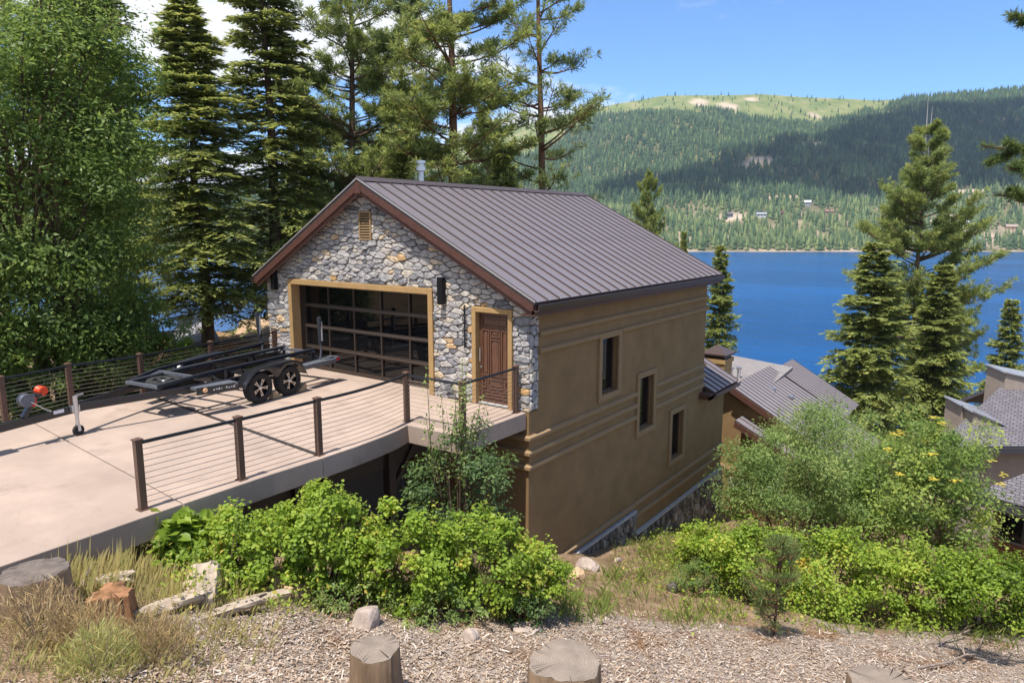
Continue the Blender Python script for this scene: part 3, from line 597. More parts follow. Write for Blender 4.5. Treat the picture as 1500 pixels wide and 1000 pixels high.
m = MB(); m.box((X0+.03, -OH+.02, EZ-.27), (X1-.03, -OH+.05, EZ-.07)); m.box((X0+.03, -OH+.05, EZ-.27), (X1-.03, 0.02, EZ-.24)); m.build('eave_fascia', fascm, G)
# lower rear wing roof
LR = slope_roof('wing_roof', DEP+.02, DEP2+.35, -0.36, -1.42, 3.6, 0.62, 6, G); gutter(DEP+.0, DEP2+.35, -0.30, -1.45, -1, G)
m = MB(); m.box((DEP-.3, -.345, -1.62), (DEP2+.33, -.30, -1.49)); m.box((DEP-.3, -.345, -1.60), (DEP+.02, 0.0, -1.42)); m.build('wing_fascia', fascm, G)
m = MB(); m.box((X0-.006, RY-.10, RZ-.33), (X0+.028, RY+.10, RZ-.055)); m.build('rake_peak', fascm, G)
for ya, za in ((-OH, EZ), (LE, LEZ)):
    m = MB(); m.bar((X0-.012, ya, za+.012), (X0-.012, RY, RZ+.012), .02, .03); m.build('drip_edge', mat('drip_edge_metal', (0.42, 0.39, 0.39), .35, metal=.5), RF1)
# flue
m = MB(); fp = np.array([min(np.arange(0, 9, .02), key=lambda x: abs(750+FPX*((np.array([x, 5.1, 4.8])-CAM)@RT)/((np.array([x, 5.1, 4.8])-CAM)@FW)-617)), 5.1]); zf = zroof(5.1)-.12; m.tube([(fp[0], fp[1], zf-.1), (fp[0], fp[1], zf+.78)], .075, 14); FL = m.build('flue_pipe', silver, G, smooth=True)
m = MB(); m.lathe([(0, zf+1.02), (.13, zf+1.0), (.13, zf+.93), (.085, zf+.93), (.085, zf+.86), (.13, zf+.86), (.13, zf+.74), (.075, zf+.72)], 'z', (fp[0], fp[1], 0), 14); m.build('flue_cap', silver, FL, smooth=True)
m = MB(); m.lathe([(.17, zf-.08), (.08, zf+.10)], 'z', (fp[0], fp[1], 0), 14); m.build('flashing', guttm, FL)

# ================================================================== DECK
conc = mat('deck_concrete', (0.345, 0.265, 0.218), 0.9, spec=0.2, noise=1.0, amount=0.16, bump=0.12, bscale=60, dirt=(1.1, 0.56, (0.25, 0.19, 0.155), 0.65))
steel = mat('painted_steel_brown', (0.06, 0.042, 0.034), 0.55, spec=0.4, noise=12, amount=0.2)
cable = mat('stainless_cable', (0.42, 0.36, 0.31), 0.4, metal=0.6)
postm = mat('railing_post_brown', (0.105, 0.058, 0.040), 0.45, spec=0.45, noise=10, amount=0.15)
DK = empty('parking_deck', (-4, 4.5, -0.4), 0, 'raised pinkish concrete parking deck with curved front edge in front of the garage', 'deck')
front = [(-30, 1.0), (-12, 1.0), (-9.2, 1.03), (-8.06, 1.06), (-7.34, 1.10), (-6.78, 1.12)]
front2 = [(-6.76, 1.12), (-6.4, 1.125), (-5.3, 1.15), (-4.26, 1.13), (-3.6, 1.15), (-2.97, 1.20), (-2.5, 1.27), (-2.12, 1.38), (-2.08, 0.05), (-0.03, 0.05)]
back = [(-0.03, 8.72), (-2.1, 8.38), (-4.0, 8.08), (-5.4, 8.0), (-6.28, 7.86)]
jx = -4.08
def inter(poly_, x): return float(np.interp(x, [p[0] for p in poly_], [p[1] for p in poly_]))
slabA = [p for p in front]+[(-6.28-.012, 7.86)]+[(-8, 7.62), (-30, 7.6)]
slabB = front2[:4]+[(-4.27, 1.13)]
mA = MB(); mA.prism(slabA, -0.36, 0.0); mA.build('slab', conc, DK, bevel=0.012)
drA = (-4.30, 1.13); drB = (-3.78, 8.12)
sB = [p for p in front2 if p[0] < -4.3]+[(-4.36, 1.13), (-3.84, 8.1), (-5.4, 8.0), (-6.27, 7.86)]
mB = MB(); mB.prism(sB, -0.36, 0.0); mB.build('slab', conc, DK, bevel=0.012)
sC = [(-4.355, 1.13)]+[p for p in front2 if p[0] > -4.2]+[(-0.03, 8.72), (-2.1, 8.38), (-3.74, 8.12), (-4.245, 1.33), (-4.352, 1.33)]
mC = MB(); mC.prism(sC, -0.36, 0.0); mC.build('slab', conc, DK, bevel=0.012)
apr = MB(); apr.box((-0.029, GR+.14, -0.2), (0.36, GL-.14, 0.0)); apr.build('garage_apron', conc, DK)
dr = MB(); dr.prism([(-4.335, 1.34), (-4.25, 1.34), (-3.745, 8.1), (-3.835, 8.1)], -0.3, -0.02); DRN = dr.build('trench_drain', steel, DK)
gme = MB(); gme.box((-0.042, -0.012, -0.02), (0.042, 0.012, -0.004)); gmesh = gme.mesh('drain_bar'); gmesh.materials.append(mat('drain_iron', (0.10, 0.085, 0.075), 0.6, metal=0.4))
for i in range(150):
    s = (i+.5)/150; p = np.array([-4.285+s*(0.49), 1.36+s*6.72, 0]); link('drain_bar', gmesh, None, DRN, p-wloc(DK))
m = MB(); m.box((-9.0, 1.9, -0.62), (-0.1, 2.1, -0.36)); m.box((-9.0, 2.06, -1.0), (-0.1, 2.14, -0.62)); m.build('edge_beam', steel, DK)
for x in (-6.6, -4.25, -2.0):
    m = MB(); m.box((x-.09, 1.95, ground_z(x, 2.0)-.4), (x+.09, 2.13, -0.62)); m.bar((x, 2.04, -1.6), (x+.7, 2.04, -0.7), .09, .09); m.build('column', steel, DK)
m = MB(); m.box((-9.5, 3.6, -5), (0.0, 3.8, -0.36)); m.build('retaining_wall', mat('retaining_concrete', (0.16, 0.13, 0.11), 0.95), DK)
# --- railings
def post_mesh(h):
    m = MB(); m.box((-.045, -.045, 0), (.045, .045, h-.03)); m.box((-.058, -.058, h-.03), (.058, .058, h-.012)); 
    m.add([(-.05, -.05, h-.012), (.05, -.05, h-.012), (.05, .05, h-.012), (-.05, .05, h-.012), (0, 0, h+.012)], [(0, 1, 4), (1, 2, 4), (2, 3, 4), (3, 0, 4)]); m.box((-.07, -.07, 0.0), (.07, .07, .012)); me_ = m.mesh('post'); me_.materials.append(postm); return me_
PM = post_mesh(1.0)
def railing(label, pts, rot, extra_open=None):
    base = np.array([*pts[0], 0.0]); RL = empty('cable_railing', base, 0, label, 'railing', 'cable railings around the parking deck')
    for (x, y), r in zip(pts, rot): o = link('post', PM, None, RL, np.array([x, y, 0])-base); o.rotation_euler = (0, 0, r)
    for (a, b, mid) in [(pts[i], pts[i+1], None) for i in range(len(pts)-1)]:
        A = np.array(a); B = np.array(b); dv = (B-A)/np.linalg.norm(B-A); A2, B2 = A+dv*.045, B-dv*.045; L = np.linalg.norm(B2-A2); bow = extra_open.get((a, b), 0) if extra_open else 0
        nrm = np.array([-dv[1], dv[0]])
        def curve(z, k=7): return [np.array([*(A2+(B2-A2)*s + nrm*bow*4*s*(1-s)), z])-base for s in np.linspace(0, 1, k if bow else 2)]
        m = MB(); c = curve(0.93)
        for p, q in zip(c, c[1:]): m.bar(p, q, .045, .04)
        m.build('top_rail', mat('rail_dark_metal', (0.030, 0.034, 0.045), 0.35, metal=0.4), RL, world=False)
        for kz in range(10):
            m = MB(); m.tube(curve(0.085+kz*0.083), .0045, 5); m.build('cable', cable, RL, world=False)
    return RL
P1, P2, P3, P4, P5, P6 = (-7.2, 1.36), (-5.75, 1.30), (-4.30, 1.29), (-1.95, 1.56), (-1.93, 0.16), (-0.16, 0.22)
railing('dark cable railing along the curved front edge of the deck and its small landing', [P1, P2, P3, P4, P5, P6], [0, 0, .05, .1, 0, 0], {(P3, P4): -0.10})
BP = [tuple(onz(px, py, 1.0)[:2]) for px, py in ((-120, 566), (0, 550), (99, 531), (204, 517), (308, 499), (401, 483))]
railing('cable railing along the far side of the deck behind the boat trailer', BP, [0.1]*6)

# ================================================================== BOAT TRAILER
tblk = mat('trailer_black_paint', (0.014, 0.015, 0.019), 0.28, spec=0.6, noise=3, amount=0.2)
tgry = mat('trailer_tread_grey', (0.13, 0.14, 0.165), 0.45, metal=0.3, noise=14, amount=0.2)
rub = mat('tyre_rubber', (0.028, 0.027, 0.027), 0.85, spec=0.25, noise=30, amount=0.25)
rimd = mat('rim_dark', (0.014, 0.014, 0.016), 0.35, metal=0.5); rims = mat('rim_machined', (0.62, 0.60, 0.57), 0.28, metal=0.9)
carp = mat('bunk_carpet', (0.028, 0.030, 0.036), 0.95, spec=0.1, bump=0.4, bscale=200)
redp = mat('red_plastic', (0.62, 0.055, 0.012), 0.4); wht = mat('white_decal', (0.75, 0.75, 0.75), 0.5); rlens = mat('red_lens', (0.45, 0.01, 0.012), 0.2); amb = mat('amber_lens', (0.75, 0.45, 0.25), 0.3)
TR = empty('boat_trailer', (-2.5, 6.36, 0.0), math.pi+0.13, 'black tandem axle boat trailer parked empty across the deck', 'trailer')
def tb(m, name, matl, par=TR, **k): return m.build(name, matl, par, world=False, **k)
m = MB(); m.bar((3.45, 0, .49), (5.6, 0, .40), .10, .14); tb(m, 'tongue', tblk, bevel=.008)
for s in (-1, 1):
    m = MB(); m.bar((-2.0, s*.82, .54), (1.25, s*.82, .54), .07, .14); m.bar((1.22, s*.82, .54), (3.62, s*.05, .50), .07, .14); tb(m, 'frame_rail', tblk, bevel=.008)
for f, l in ((-1.95, .82), (-1.0, .80), (0.0, .80), (1.0, .80), (2.0, .52)):
    m = MB(); m.bar((f, -l, .53), (f, l, .53), .07, .09); tb(m, 'cross_member', tblk)
for f in (-.42, .42):
    m = MB(); m.tube([(f, -1.0, .34), (f, 1.0, .34)], .035, 10); m.bar((f-.25, .82, .44), (f+.25, .82, .40), .05, .03); m.bar((f-.25, -.82, .44), (f+.25, -.82, .40), .05, .03); tb(m, 'axle', tblk, smooth=True)
for s in (-1, 1):                            # long padded bunks on brackets
    m = MB(); m.bar((-1.85, s*.48, .76), (0.9, s*.48, .72), .13, .07); m.bar((0.9, s*.48, .72), (2.30, s*.44, .67), .13, .07); BK = tb(m, 'bunk', carp, bevel=.015)
    for f in (-1.85, -.9, .3, 1.1):
        k = MB(); k.bar((f, s*.50, .55), (f, s*.48, .70), .05, .05); k.bar((f+.02, s*.80, .58), (f+.02, s*.5, .68), .03, .03); k.build('bracket', tblk, BK, world=False)
    m = MB(); m.bar((-1.55, s*.88, .86), (1.5, s*.66, .77), .05, .07); m.bar((1.5, s*.66, .77), (2.35, s*.48, .67), .05, .07); tb(m, 'side_guide_board', carp, bevel=.01)
    for f in (-1.5, -.2, 1.0):
        k = MB(); k.bar((f, s*.82, .58), (f, s*.82, .80), .045, .045); tb(k, 'guide_bracket', tblk)
for f_, l_, z_ in ((2.34, .50, .66), (1.55, .6, .72), (-1.8, .6, .72)):
    m = MB(); m.bar((f_, -l_, z_), (f_, l_, z_), .06, .06); tb(m, 'bow_bar', tgry)
# wheels
def wheel_parts():
    t = MB(); pr_ = [(.205, -.10), (.27, -.112), (.315, -.105), (.337, -.075), (.340, 0), (.337, .075), (.315, .105), (.27, .112), (.205, .10), (.20, .0), (.205, -.10)]
    t.lathe([(r, h) for r, h in pr_], 'y', (0, 0, 0), 36); tm = t.mesh('wheel', smooth=True); tm.materials.append(rub)
    r = MB(); r.lathe([(.208, .095), (.195, .085), (.19, .02), (.0, .02)], 'y', (0, 0, 0), 32); r.lathe([(.208, -.095), (.19, -.05), (.0, -.05)], 'y', (0, 0, 0), 32); rm_ = r.mesh('rim', smooth=True); rm_.materials.append(rimd)
    s = MB()
    for k in range(5):
        for da in (-.16, .16):
            a = 2*math.pi*k/5+da; a2 = 2*math.pi*k/5+da*0.55; s.bar((.045*math.sin(a2*1), .075, .045*math.cos(a2)), (.196*math.sin(a), .085, .196*math.cos(a)), .013, .016, up=(0, 1, 0))
        a = 2*math.pi*k/5; s.bar((.17*math.sin(a-.14), .086, .17*math.cos(a-.14)), (.17*math.sin(a+.14), .086, .17*math.cos(a+.14)), .02, .018, up=(0, 1, 0))
    s.lathe([(.05, .06), (.05, .092), (.03, .105), (0, .107)], 'y', (0, 0, 0), 14); sm_ = s.mesh('spokes'); sm_.materials.append(rims)
    return tm, rm_, sm_
WT, WR, WS = wheel_parts()
def wheel(loc, rx=0.0, spin=0.0, mirror=False, name='wheel'):
    o = link(name, WT, None, TR, loc); o.rotation_euler = (rx, spin, math.pi if mirror else 0); link('rim', WR, None, o); link('spokes', WS, None, o); return o
for i, f in enumerate((-.42, .42)): wheel((f, 1.09, .34), spin=.3+i*.5); wheel((f, -1.09, .34), spin=.9+i, mirror=True)
wheel((1.95, .12, .60), rx=math.pi/2-.08, name='spare_wheel')
# fenders
def ftop(f): return float(np.interp(f, [-.90, -.84, -.74, -.60, -.42, 0, .42, .60, .74, .84, .90], [.42, .56, .69, .78, .81, .80, .77, .74, .66, .54, .42]))
def fbot(f):
    z = .0
    for c in (-.42, .42):
        if abs(f-c) < .40: z = max(z, .34+math.sqrt(.16-(f-c)**2)*.99)
    if abs(f) < .2: z = max(z, .50+.3*abs(f))
    if abs(f) > .80: z = max(z, ftop(f)-.05)
    return min(max(z, ftop(f)-.30 if abs(f) > 5 else z), ftop(f)-.03)
for s in (-1, 1):
    m = MB(); fs = np.linspace(-.90, .90, 41); V = []
    for f in fs: V += [(f, s*.97, ftop(f)), (f, s*1.235, ftop(f)), (f, s*1.25, ftop(f)-.025), (f, s*1.25, fbot(f))]
    m.add(V, [(4*i+k, 4*i+k+1, 4*i+5+k, 4*i+4+k) for i in range(40) for k in range(3)]); fo_ = tb(m, 'fender', tblk, smooth=True); sm = fo_.modifiers.new('solid', 'SOLIDIFY'); sm.thickness = .008
    m = MB(); m.prism([(1.0, s*.90), (1.85, s*.80), (1.85, s*1.0), (1.05, s*1.235)] if s > 0 else [(1.05, s*1.235), (1.85, s*1.0), (1.85, s*.80), (1.0, s*.90)], .545, .60); tb(m, 'front_step', tgry)
    m = MB(); m.add([(1.03, s*1.24, .43), (1.86, s*1.005, .45), (1.86, s*1.005, .598), (1.03, s*1.24, .598), (1.03, s*1.22, .43), (1.86, s*.985, .45), (1.86, s*.985, .598), (1.03, s*1.22, .598)], [(0,1,2,3),(7,6,5,4),(0,4,5,1),(1,5,6,2),(2,6,7,3),(3,7,4,0)]); SP = tb(m, 'step_skirt', tblk)
    m = MB(); m.lathe([(.0, .012), (.045, .01), (.05, 0)], 'y', (0, 0, 0), 14); d = m.build('marker_lamp', amb, SP, world=False); d.location = (1.70, s*1.052, .53); d.rotation_euler = (0 if s > 0 else math.pi, 0, -.276*s)
    m = MB()
    for k in range(9):
        if k == 4: continue
        f = 1.12+k*.05; l = 1.24-(f-1.03)*.283; m.box((f, s*l+(.003 if s > 0 else -.006), .505+.01*(k % 2)), (f+.033, s*l+(.006 if s > 0 else -.003), .545-.008*(k % 3)))
    tag(m.build('decal', wht, SP, world=False), kind='stuff')
    m = MB(); m.prism([(-1.90, s*.86), (-.92, s*.98), (-.92, s*1.2), (-1.90, s*1.2)] if s < 0 else [(-1.90, s*1.2), (-.92, s*1.2), (-.92, s*.98), (-1.90, s*.86)], .56, .60); m.box((-1.90, min(s*1.14, s*1.2), .50), (-.93, max(s*1.14, s*1.2), .56)); RS = tb(m, 'rear_step', tgry)
    m = MB(); m.box((-2.04, min(s*.9, s*1.2), .53), (-1.90, max(s*.9, s*1.2), .63)); m.build('lamp_housing', tgry, RS, world=False)
    m = MB(); m.box((-2.055, min(s*.98, s*1.17), .545), (-2.041, max(s*.98, s*1.17), .615)); m.box((-2.02, min(s*1.201, s*1.207), .55), (-1.93, max(s*1.201, s*1.207), .61)); m.build('tail_lamp', rlens, RS, world=False)
    m = MB(); m.tube([(-1.60, s*.98, .60), (-1.62, s*1.0, .80), (-1.58, s*1.03, 1.0)], .025, 8); GP = tb(m, 'guide_pole_bracket', tgry, smooth=True)
    m = MB(); m.tube([(-1.59, s*1.03, .98), (-1.55, s*1.05, 1.62), (-1.55, s*1.05, 1.65)], [.055, .055, .04], 12); m.build('guide_pole', carp, GP, world=False, smooth=True)
    m = MB()
    for k in range(9): m.box((-1.595, s*1.04+.052, 1.08+k*.052), (-1.555, s*1.04+.058, 1.115+k*.052))
    tag(m.build('decal', wht, GP, world=False), kind='stuff')
# winch stand, jack, coupler
m = MB(); m.bar((4.55, 0, .52), (4.30, 0, .86), .08, .08); m.bar((4.3, -.12, .88), (4.3, .12, .88), .05, .05); WP = tb(m, 'winch_post', tblk)
m = MB(); m.lathe([(0, -.09), (.075, -.09), (.085, -.06), (.055, 0), (.085, .06), (.075, .09), (0, .09)], 'y', (4.22, 0, .93), 16); m.build('bow_roller', redp, WP, world=False, smooth=True)
m = MB(); m.lathe([(0, .10), (.115, .10), (.12, .075), (.09, .07), (.09, -.02), (.12, -.03), (0, -.03)], 'y', (4.52, 0.05, .83), 20); m.build('winch_drum', tgry, WP, world=False, smooth=True)
m = MB(); m.bar((4.48, .16, .80), (4.24, .18, .60), .03, .015); m.tube([(4.24, .17, .60), (4.24, .28, .60)], .014, 8); m.build('winch_handle', silver, WP, world=False)
m = MB(); m.box((4.36, -.04, .70), (4.44, .10, .84)); m.build('winch_strap', redp, WP, world=False)
m = MB(); m.tube([(3.72, .12, .20), (3.72, .12, .72)], .032, 12); m.tube([(3.72, .12, .40), (3.72, .12, .74)], .042, 12); m.bar((3.72, .04, .5), (3.72, .12, .5), .14, .12); m.bar((3.72, .12, .745), (3.58, .14, .76), .022, .022); JK = tb(m, 'jack', silver, smooth=True)
m = MB(); m.bar((3.72, .075, .09), (3.72, .085, .22), .05, .012); m.bar((3.72, .165, .09), (3.72, .155, .22), .05, .012); m.build('jack_fork', silver, JK, world=False)
m = MB(); m.lathe([(0, -.03), (.09, -.03), (.10, -.02), (.10, .02), (.09, .03), (0, .03)], 'y', (3.72, .12, .10), 20); m.build('jack_wheel', rub, JK, world=False, smooth=True)
m = MB(); m.box((5.05, -.16, .60), (5.35, .16, .63)); m.box((5.08, -.15, .86), (5.34, .15, .89)); m.box((5.18, -.03, .50), (5.24, .03, .9)); tb(m, 'tongue_step', tgry)
m = MB(); m.box((5.5, -.06, .42), (5.85, .06, .55)); m.tube([(5.3, .05, .40), (5.38, .1, .28), (5.5, .06, .22), (5.62, .08, .36)], .012, 6); tb(m, 'coupler', silver)
m = MB(); m.box((3.9, .052, .47), (4.08, .056, .53)); tb(m, 'decal', wht)
chk = mat('chock_wood', (0.36, 0.27, 0.16), 0.85, noise=12, amount=0.3)
def twp(f, l): c, s_ = math.cos(math.pi+.13), math.sin(math.pi+.13); return np.array([-2.5+f*c-l*s_, 6.36+f*s_+l*c, 0.0])
for (f, lab, sg) in ((-.80, 'tan wedge chock behind the rear trailer wheel', 1), (-.07, 'pale rounded chock between the two near trailer wheels', -1)):
    m = MB(); h = .19; n_ = [( -.14*sg, 0), (.12*sg, 0), (.10*sg, .05), (-.10*sg, h), (-.14*sg, h*.8)]; m.add([(x, -.08, z) for x, z in n_]+[(x, .08, z) for x, z in n_], [tuple(range(5)), tuple(range(9, 4, -1))]+[(i, 5+i, 5+(i+1) % 5, (i+1) % 5) for i in range(5)])
    o = m.build('wheel_chock', chk, None, bevel=.012); p = twp(f, 1.09); o.location = tuple(p+np.array([0, 0, 0.001])); o.rotation_euler = (0, 0, math.pi+.105); tag(o, lab, 'wheel chock', 'chocks at the trailer wheels')

# ================================================================== NEIGHBOURING HOUSES
shing = mat('grey_shingle', (0.115, 0.108, 0.122), 0.9, spec=0.2, noise=3, amount=0.15)
def shingle_mat(name, c1, c2, sx):
    m = bpy.data.materials.new(name); m.use_nodes = True; t = m.node_tree; b = t.nodes['Principled BSDF']; b.inputs['Roughness'].default_value = .9; b.inputs['Specular IOR Level'].default_value = .2
    tcn = t.nodes.new('ShaderNodeTexCoord'); mp_ = t.nodes.new('ShaderNodeMapping'); mp_.inputs['Scale'].default_value = (sx, sx, sx); br = t.nodes.new('ShaderNodeTexBrick'); br.inputs['Color1'].default_value = (*c1, 1); br.inputs['Color2'].default_value = (*c2, 1); br.inputs['Mortar'].default_value = (c1[0]*.35, c1[1]*.35, c1[2]*.35, 1); br.inputs['Mortar Size'].default_value = .025; br.inputs['Scale'].default_value = 1; br.inputs['Brick Width'].default_value = .42; br.inputs['Row Height'].default_value = .22
    sw = t.nodes.new('ShaderNodeSeparateXYZ'); cb = t.nodes.new('ShaderNodeCombineXYZ'); t.links.new(tcn.outputs['Object'], sw.inputs[0]); t.links.new(sw.outputs[1], cb.inputs[0]); t.links.new(sw.outputs[2], cb.inputs[1]); mp_.inputs['Scale'].default_value = (sx, sx*2.2, sx)
    t.links.new(cb.outputs[0], mp_.inputs[0]); t.links.new(mp_.outputs[0], br.inputs['Vector']); t.links.new(br.outputs['Color'], b.inputs['Base Color']); bn = t.nodes.new('ShaderNodeBump'); bn.inputs['Strength'].default_value = .6; bn.inputs['Distance'].default_value = .03; t.links.new(br.outputs['Fac'], bn.inputs['Height']); bn.invert = True; t.links.new(bn.outputs[0], b.inputs['Normal']); return m
shg = shingle_mat('shingle_grey', (0.165, 0.152, 0.170), (0.12, 0.112, 0.126), 1.9)
sid = mat('cedar_siding', (0.115, 0.045, 0.026), 0.7, noise=3, amount=0.35, stretch=(1, 1, 8)); dkf = mat('fascia_charcoal', (0.045, 0.045, 0.055), 0.5); cream = mat('dormer_cream', (0.33, 0.27, 0.225), 0.85, noise=4, amount=0.1)
def slab_poly(name, pts, th, matl, par):     # thick sheet over a planar outline of world points
    p = [Vector(q) for q in pts]; n = (p[1]-p[0]).cross(p[2]-p[0]).normalized(); n = n if n.z > 0 else -n; k = len(p); m = MB()
    m.add(p+[q-n*th for q in p], [tuple(range(k)), tuple(range(2*k-1, k-1, -1))]+[(i, (i+1) % k, k+(i+1) % k, k+i) for i in range(k)]); return m.build(name, matl, par)
def unit3(v): return np.array(v)/np.linalg.norm(v)
def along_x_to(A, px):
    best = min(np.arange(0, 25, .05), key=lambda t: abs(750+FPX*((np.array(A)+[t, 0, 0]-CAM)@RT)/((np.array(A)+[t, 0, 0]-CAM)@FW)-px)); return best
A0 = atd(1071, 566, 27); H1 = empty('lakeside_house', gpt(A0[0]+3, A0[1], 0), 0, 'brown lakeside house with standing seam roofs and square chimney, downhill behind the garage', 'house')
La = along_x_to(A0, 1126)
def seam_plane(name, A, L, run, rise, npan): return slope_roof(name, A[0], A[0]+L, A[1]-run, A[2]-rise, A[1], A[2], npan, H1, mat('house_roof_metal', (0.24, 0.215, 0.23), 0.45, metal=0.2, noise=2, amount=.1))
seam_plane('roof', A0, La, 4.6, 2.56, 14)
slab_poly('roof', [A0, A0+[La, 0, 0], A0+[La, 4, -2.2], A0+[0, 4, -2.2]], .1, roofm, H1)
B0 = A0+np.array([La+.3, -1.2, .42]); B0 = atd(1135, 540, 33); Lb = along_x_to(B0, 1160); seam_plane('roof', B0, Lb, 3.2, 1.86, 9)
C0 = A0+np.array([-.6, -.4, -1.15]); seam_plane('lower_roof', C0, 5.0, 3.6, 1.75, 10)
m = MB(); m.box((A0[0]+.35, A0[1]-4.1, -9), (A0[0]+.6, A0[1]+3, A0[2]-2.5)); m.add([(A0[0]+.35, A0[1]-4.0, A0[2]-2.5), (A0[0]+.35, A0[1]+3, A0[2]-2.5), (A0[0]+.35, A0[1]+3, A0[2]-1.7), (A0[0]+.35, A0[1], A0[2]-.1), (A0[0]+.6, A0[1]-4.0, A0[2]-2.5), (A0[0]+.6, A0[1]+3, A0[2]-2.5), (A0[0]+.6, A0[1]+3, A0[2]-1.7), (A0[0]+.6, A0[1], A0[2]-.1)], [(0, 1, 2, 3), (7, 6, 5, 4), (0, 3, 7, 4), (3, 2, 6, 7)]); m.box((A0[0]-.25, A0[1]-3.3, -9), (A0[0]+.35, A0[1]+2.5, A0[2]-3.2)); m.box((A0[0]+.6, A0[1]-4.1, -9), (A0[0]+La-.2, A0[1]-3.8, A0[2]-2.5)); m.build('wall', stucco, H1)
m = MB(); m.box((A0[0]-.30, A0[1]-1.9, -9), (A0[0]-.25, A0[1]-1.0, -5.4)); m.build('door', sid, H1)
m = MB(); m.box((A0[0]-.36, A0[1]-3.3, A0[2]-3.9), (A0[0]-.25, A0[1]-.2, A0[2]-3.5)); m.build('stone_course', lavam, H1)
for Q, L_, run, rise in ((A0, La, 4.6, 2.56), (C0, 5.0, 3.6, 1.75)):
    m = MB(); m.bar((Q[0]-.02, Q[1], Q[2]-.13), (Q[0]-.02, Q[1]-run, Q[2]-rise-.13), .04, .2, up=(0, .5, 1)); m.build('rake_board', fascm, H1)
ch = atd(1050, 545, 28.5); m = MB(); m.box((ch[0]-.45, ch[1]-.45, -6), (ch[0]+.45, ch[1]+.45, ch[2]+.45)); m.box((ch[0]-.5, ch[1]-.5, ch[2]+.45), (ch[0]+.5, ch[1]+.5, ch[2]+.62)); CH = m.build('chimney', dtrim, H1)
m = MB(); z_ = ch[2]+.62; m.box((ch[0]-.42, ch[1]-.42, z_), (ch[0]+.42, ch[1]+.42, z_+.14)); m.add([(ch[0]+a*.55, ch[1]+b*.55, z_+.14) for a, b in ((-1,-1),(1,-1),(1,1),(-1,1))]+[(ch[0]+a*.55, ch[1]+b*.55, z_+.20) for a, b in ((-1,-1),(1,-1),(1,1),(-1,1))]+[(ch[0], ch[1], z_+.52)], [(3,2,1,0),(0,1,5,4),(1,2,6,5),(2,3,7,6),(3,0,4,7),(4,5,8),(5,6,8),(6,7,8),(7,4,8)]); m.build('chimney_cap', guttm, CH)
fr_ = atd(1080, 548, 30); slab_poly('flat_roof', [fr_+[-1.5, 2, .1], fr_+[3, 2, .3], fr_+[3, -1.5, 0], fr_+[-1.5, -1.5, -.3]], .15, mat('flat_roof_grey', (0.20, 0.18, 0.175), .8, noise=3, amount=.15), H1)
for px in (1071, 1082):
    p = atd(px, 549, 29.6); m = MB(); m.tube([(p[0], p[1], p[2]-.4), (p[0], p[1], p[2]+.25)], .07, 10); m.lathe([(.12, p[2]+.25), (.12, p[2]+.33), (0, p[2]+.36)], 'z', (p[0], p[1], 0), 10); m.build('vent_pipe', silver, H1)
for (s_, o_) in ((2.4, .9), (2.9, 1.5)):
    p = A0+np.array([s_, -o_, -o_*.558]); m = MB(); m.box((p[0]-.09, p[1]-.09, p[2]-.1), (p[0]+.09, p[1]+.09, p[2]+.12)); m.build('roof_vent', silver, H1)
# right neighbour: dark cedar house with grey shingle roofs, turned to face the slope
H2 = empty('cedar_house', gpt(14, -9, 0), 0, 'cedar clad house with grey shingle roofs and wedge dormers at the right edge', 'house')
rr, hh_ = RT.copy(), np.array([FH[0], FH[1], 0.0])
E0 = atd(1372, 653, 27); ET = atd(1475, 557, 30.4); ER = E0+rr*9.0; ETR = ET+rr*6.0
slab_poly('upper_roof', [E0, ER, ETR, ET], .14, shg, H2); slab_poly('upper_roof', [ET, ETR, ETR+hh_*3+[0, 0, -1.6], ET+hh_*3+[0, 0, -1.6]], .14, shg, H2)
m = MB(); m.bar(E0-hh_*.03+[0, 0, -.17], ER-hh_*.03+[0, 0, -.17], .07, .24); m.build('fascia', dkf, H2)
def rbox(mb, o, u0, u1, n0, n1, z0, z1, e, nn):
    V = [np.array([o[0]+e[0]*u+nn[0]*n_, o[1]+e[1]*u+nn[1]*n_, z]) for z in (z0, z1) for u, n_ in ((u0, n0), (u1, n0), (u1, n1), (u0, n1))]; mb.add(V, [(0,3,2,1),(4,5,6,7),(0,1,5,4),(1,2,6,5),(2,3,7,6),(3,0,4,7)])
m = MB(); rbox(m, E0, .6, 9, .55, .8, -12, E0[2]-.10, rr, hh_); m.build('wall', cream, H2)
dmm = mat('dormer_metal', (0.30, 0.31, 0.34), .4, metal=.4, noise=3, amount=.2)
def wedge(c, wdt, ln, h, nm='dormer'):       # wedge dormer: tall open end to the left, metal lid running down into the roof
    c = np.array(c); q = [c, c+rr*wdt, c+rr*wdt+hh_*ln, c+hh_*ln]; zt = [h, .18, .18+.2*ln, h+.1*ln]; m = MB(); m.add([p-[0, 0, .7] for p in q]+[p+[0, 0, z] for p, z in zip(q, zt)], [(3,2,1,0),(4,5,6,7),(0,1,5,4),(1,2,6,5),(2,3,7,6),(3,0,4,7)]); D_ = m.build(nm, cream, H2)
    t_ = [p+[0, 0, z+.05] for p, z in zip(q, zt)]; slab_poly('dormer_top', [t_[0]-rr*.08-hh_*.08, t_[1]+rr*.12-hh_*.08, t_[2]+rr*.12, t_[3]-rr*.08], .06, dmm, D_)
wedge(atd(1407, 620, 28.6), 1.15, 1.1, .75); wedge(atd(1424, 630, 28.0), 1.15, 1.1, .75); wedge(atd(1470, 578, 29.9), 3.0, 1.2, .95)
F0 = atd(1426, 722, 22.0); FR = F0+unit3(atd(1545, 750, 20.4)-F0)*6.0; FR[2] = F0[2]; ee = unit3((FR-F0)*[1, 1, 0]); n2 = np.array([-ee[1], ee[0], 0.]); n2 = n2 if n2@FW > 0 else -n2
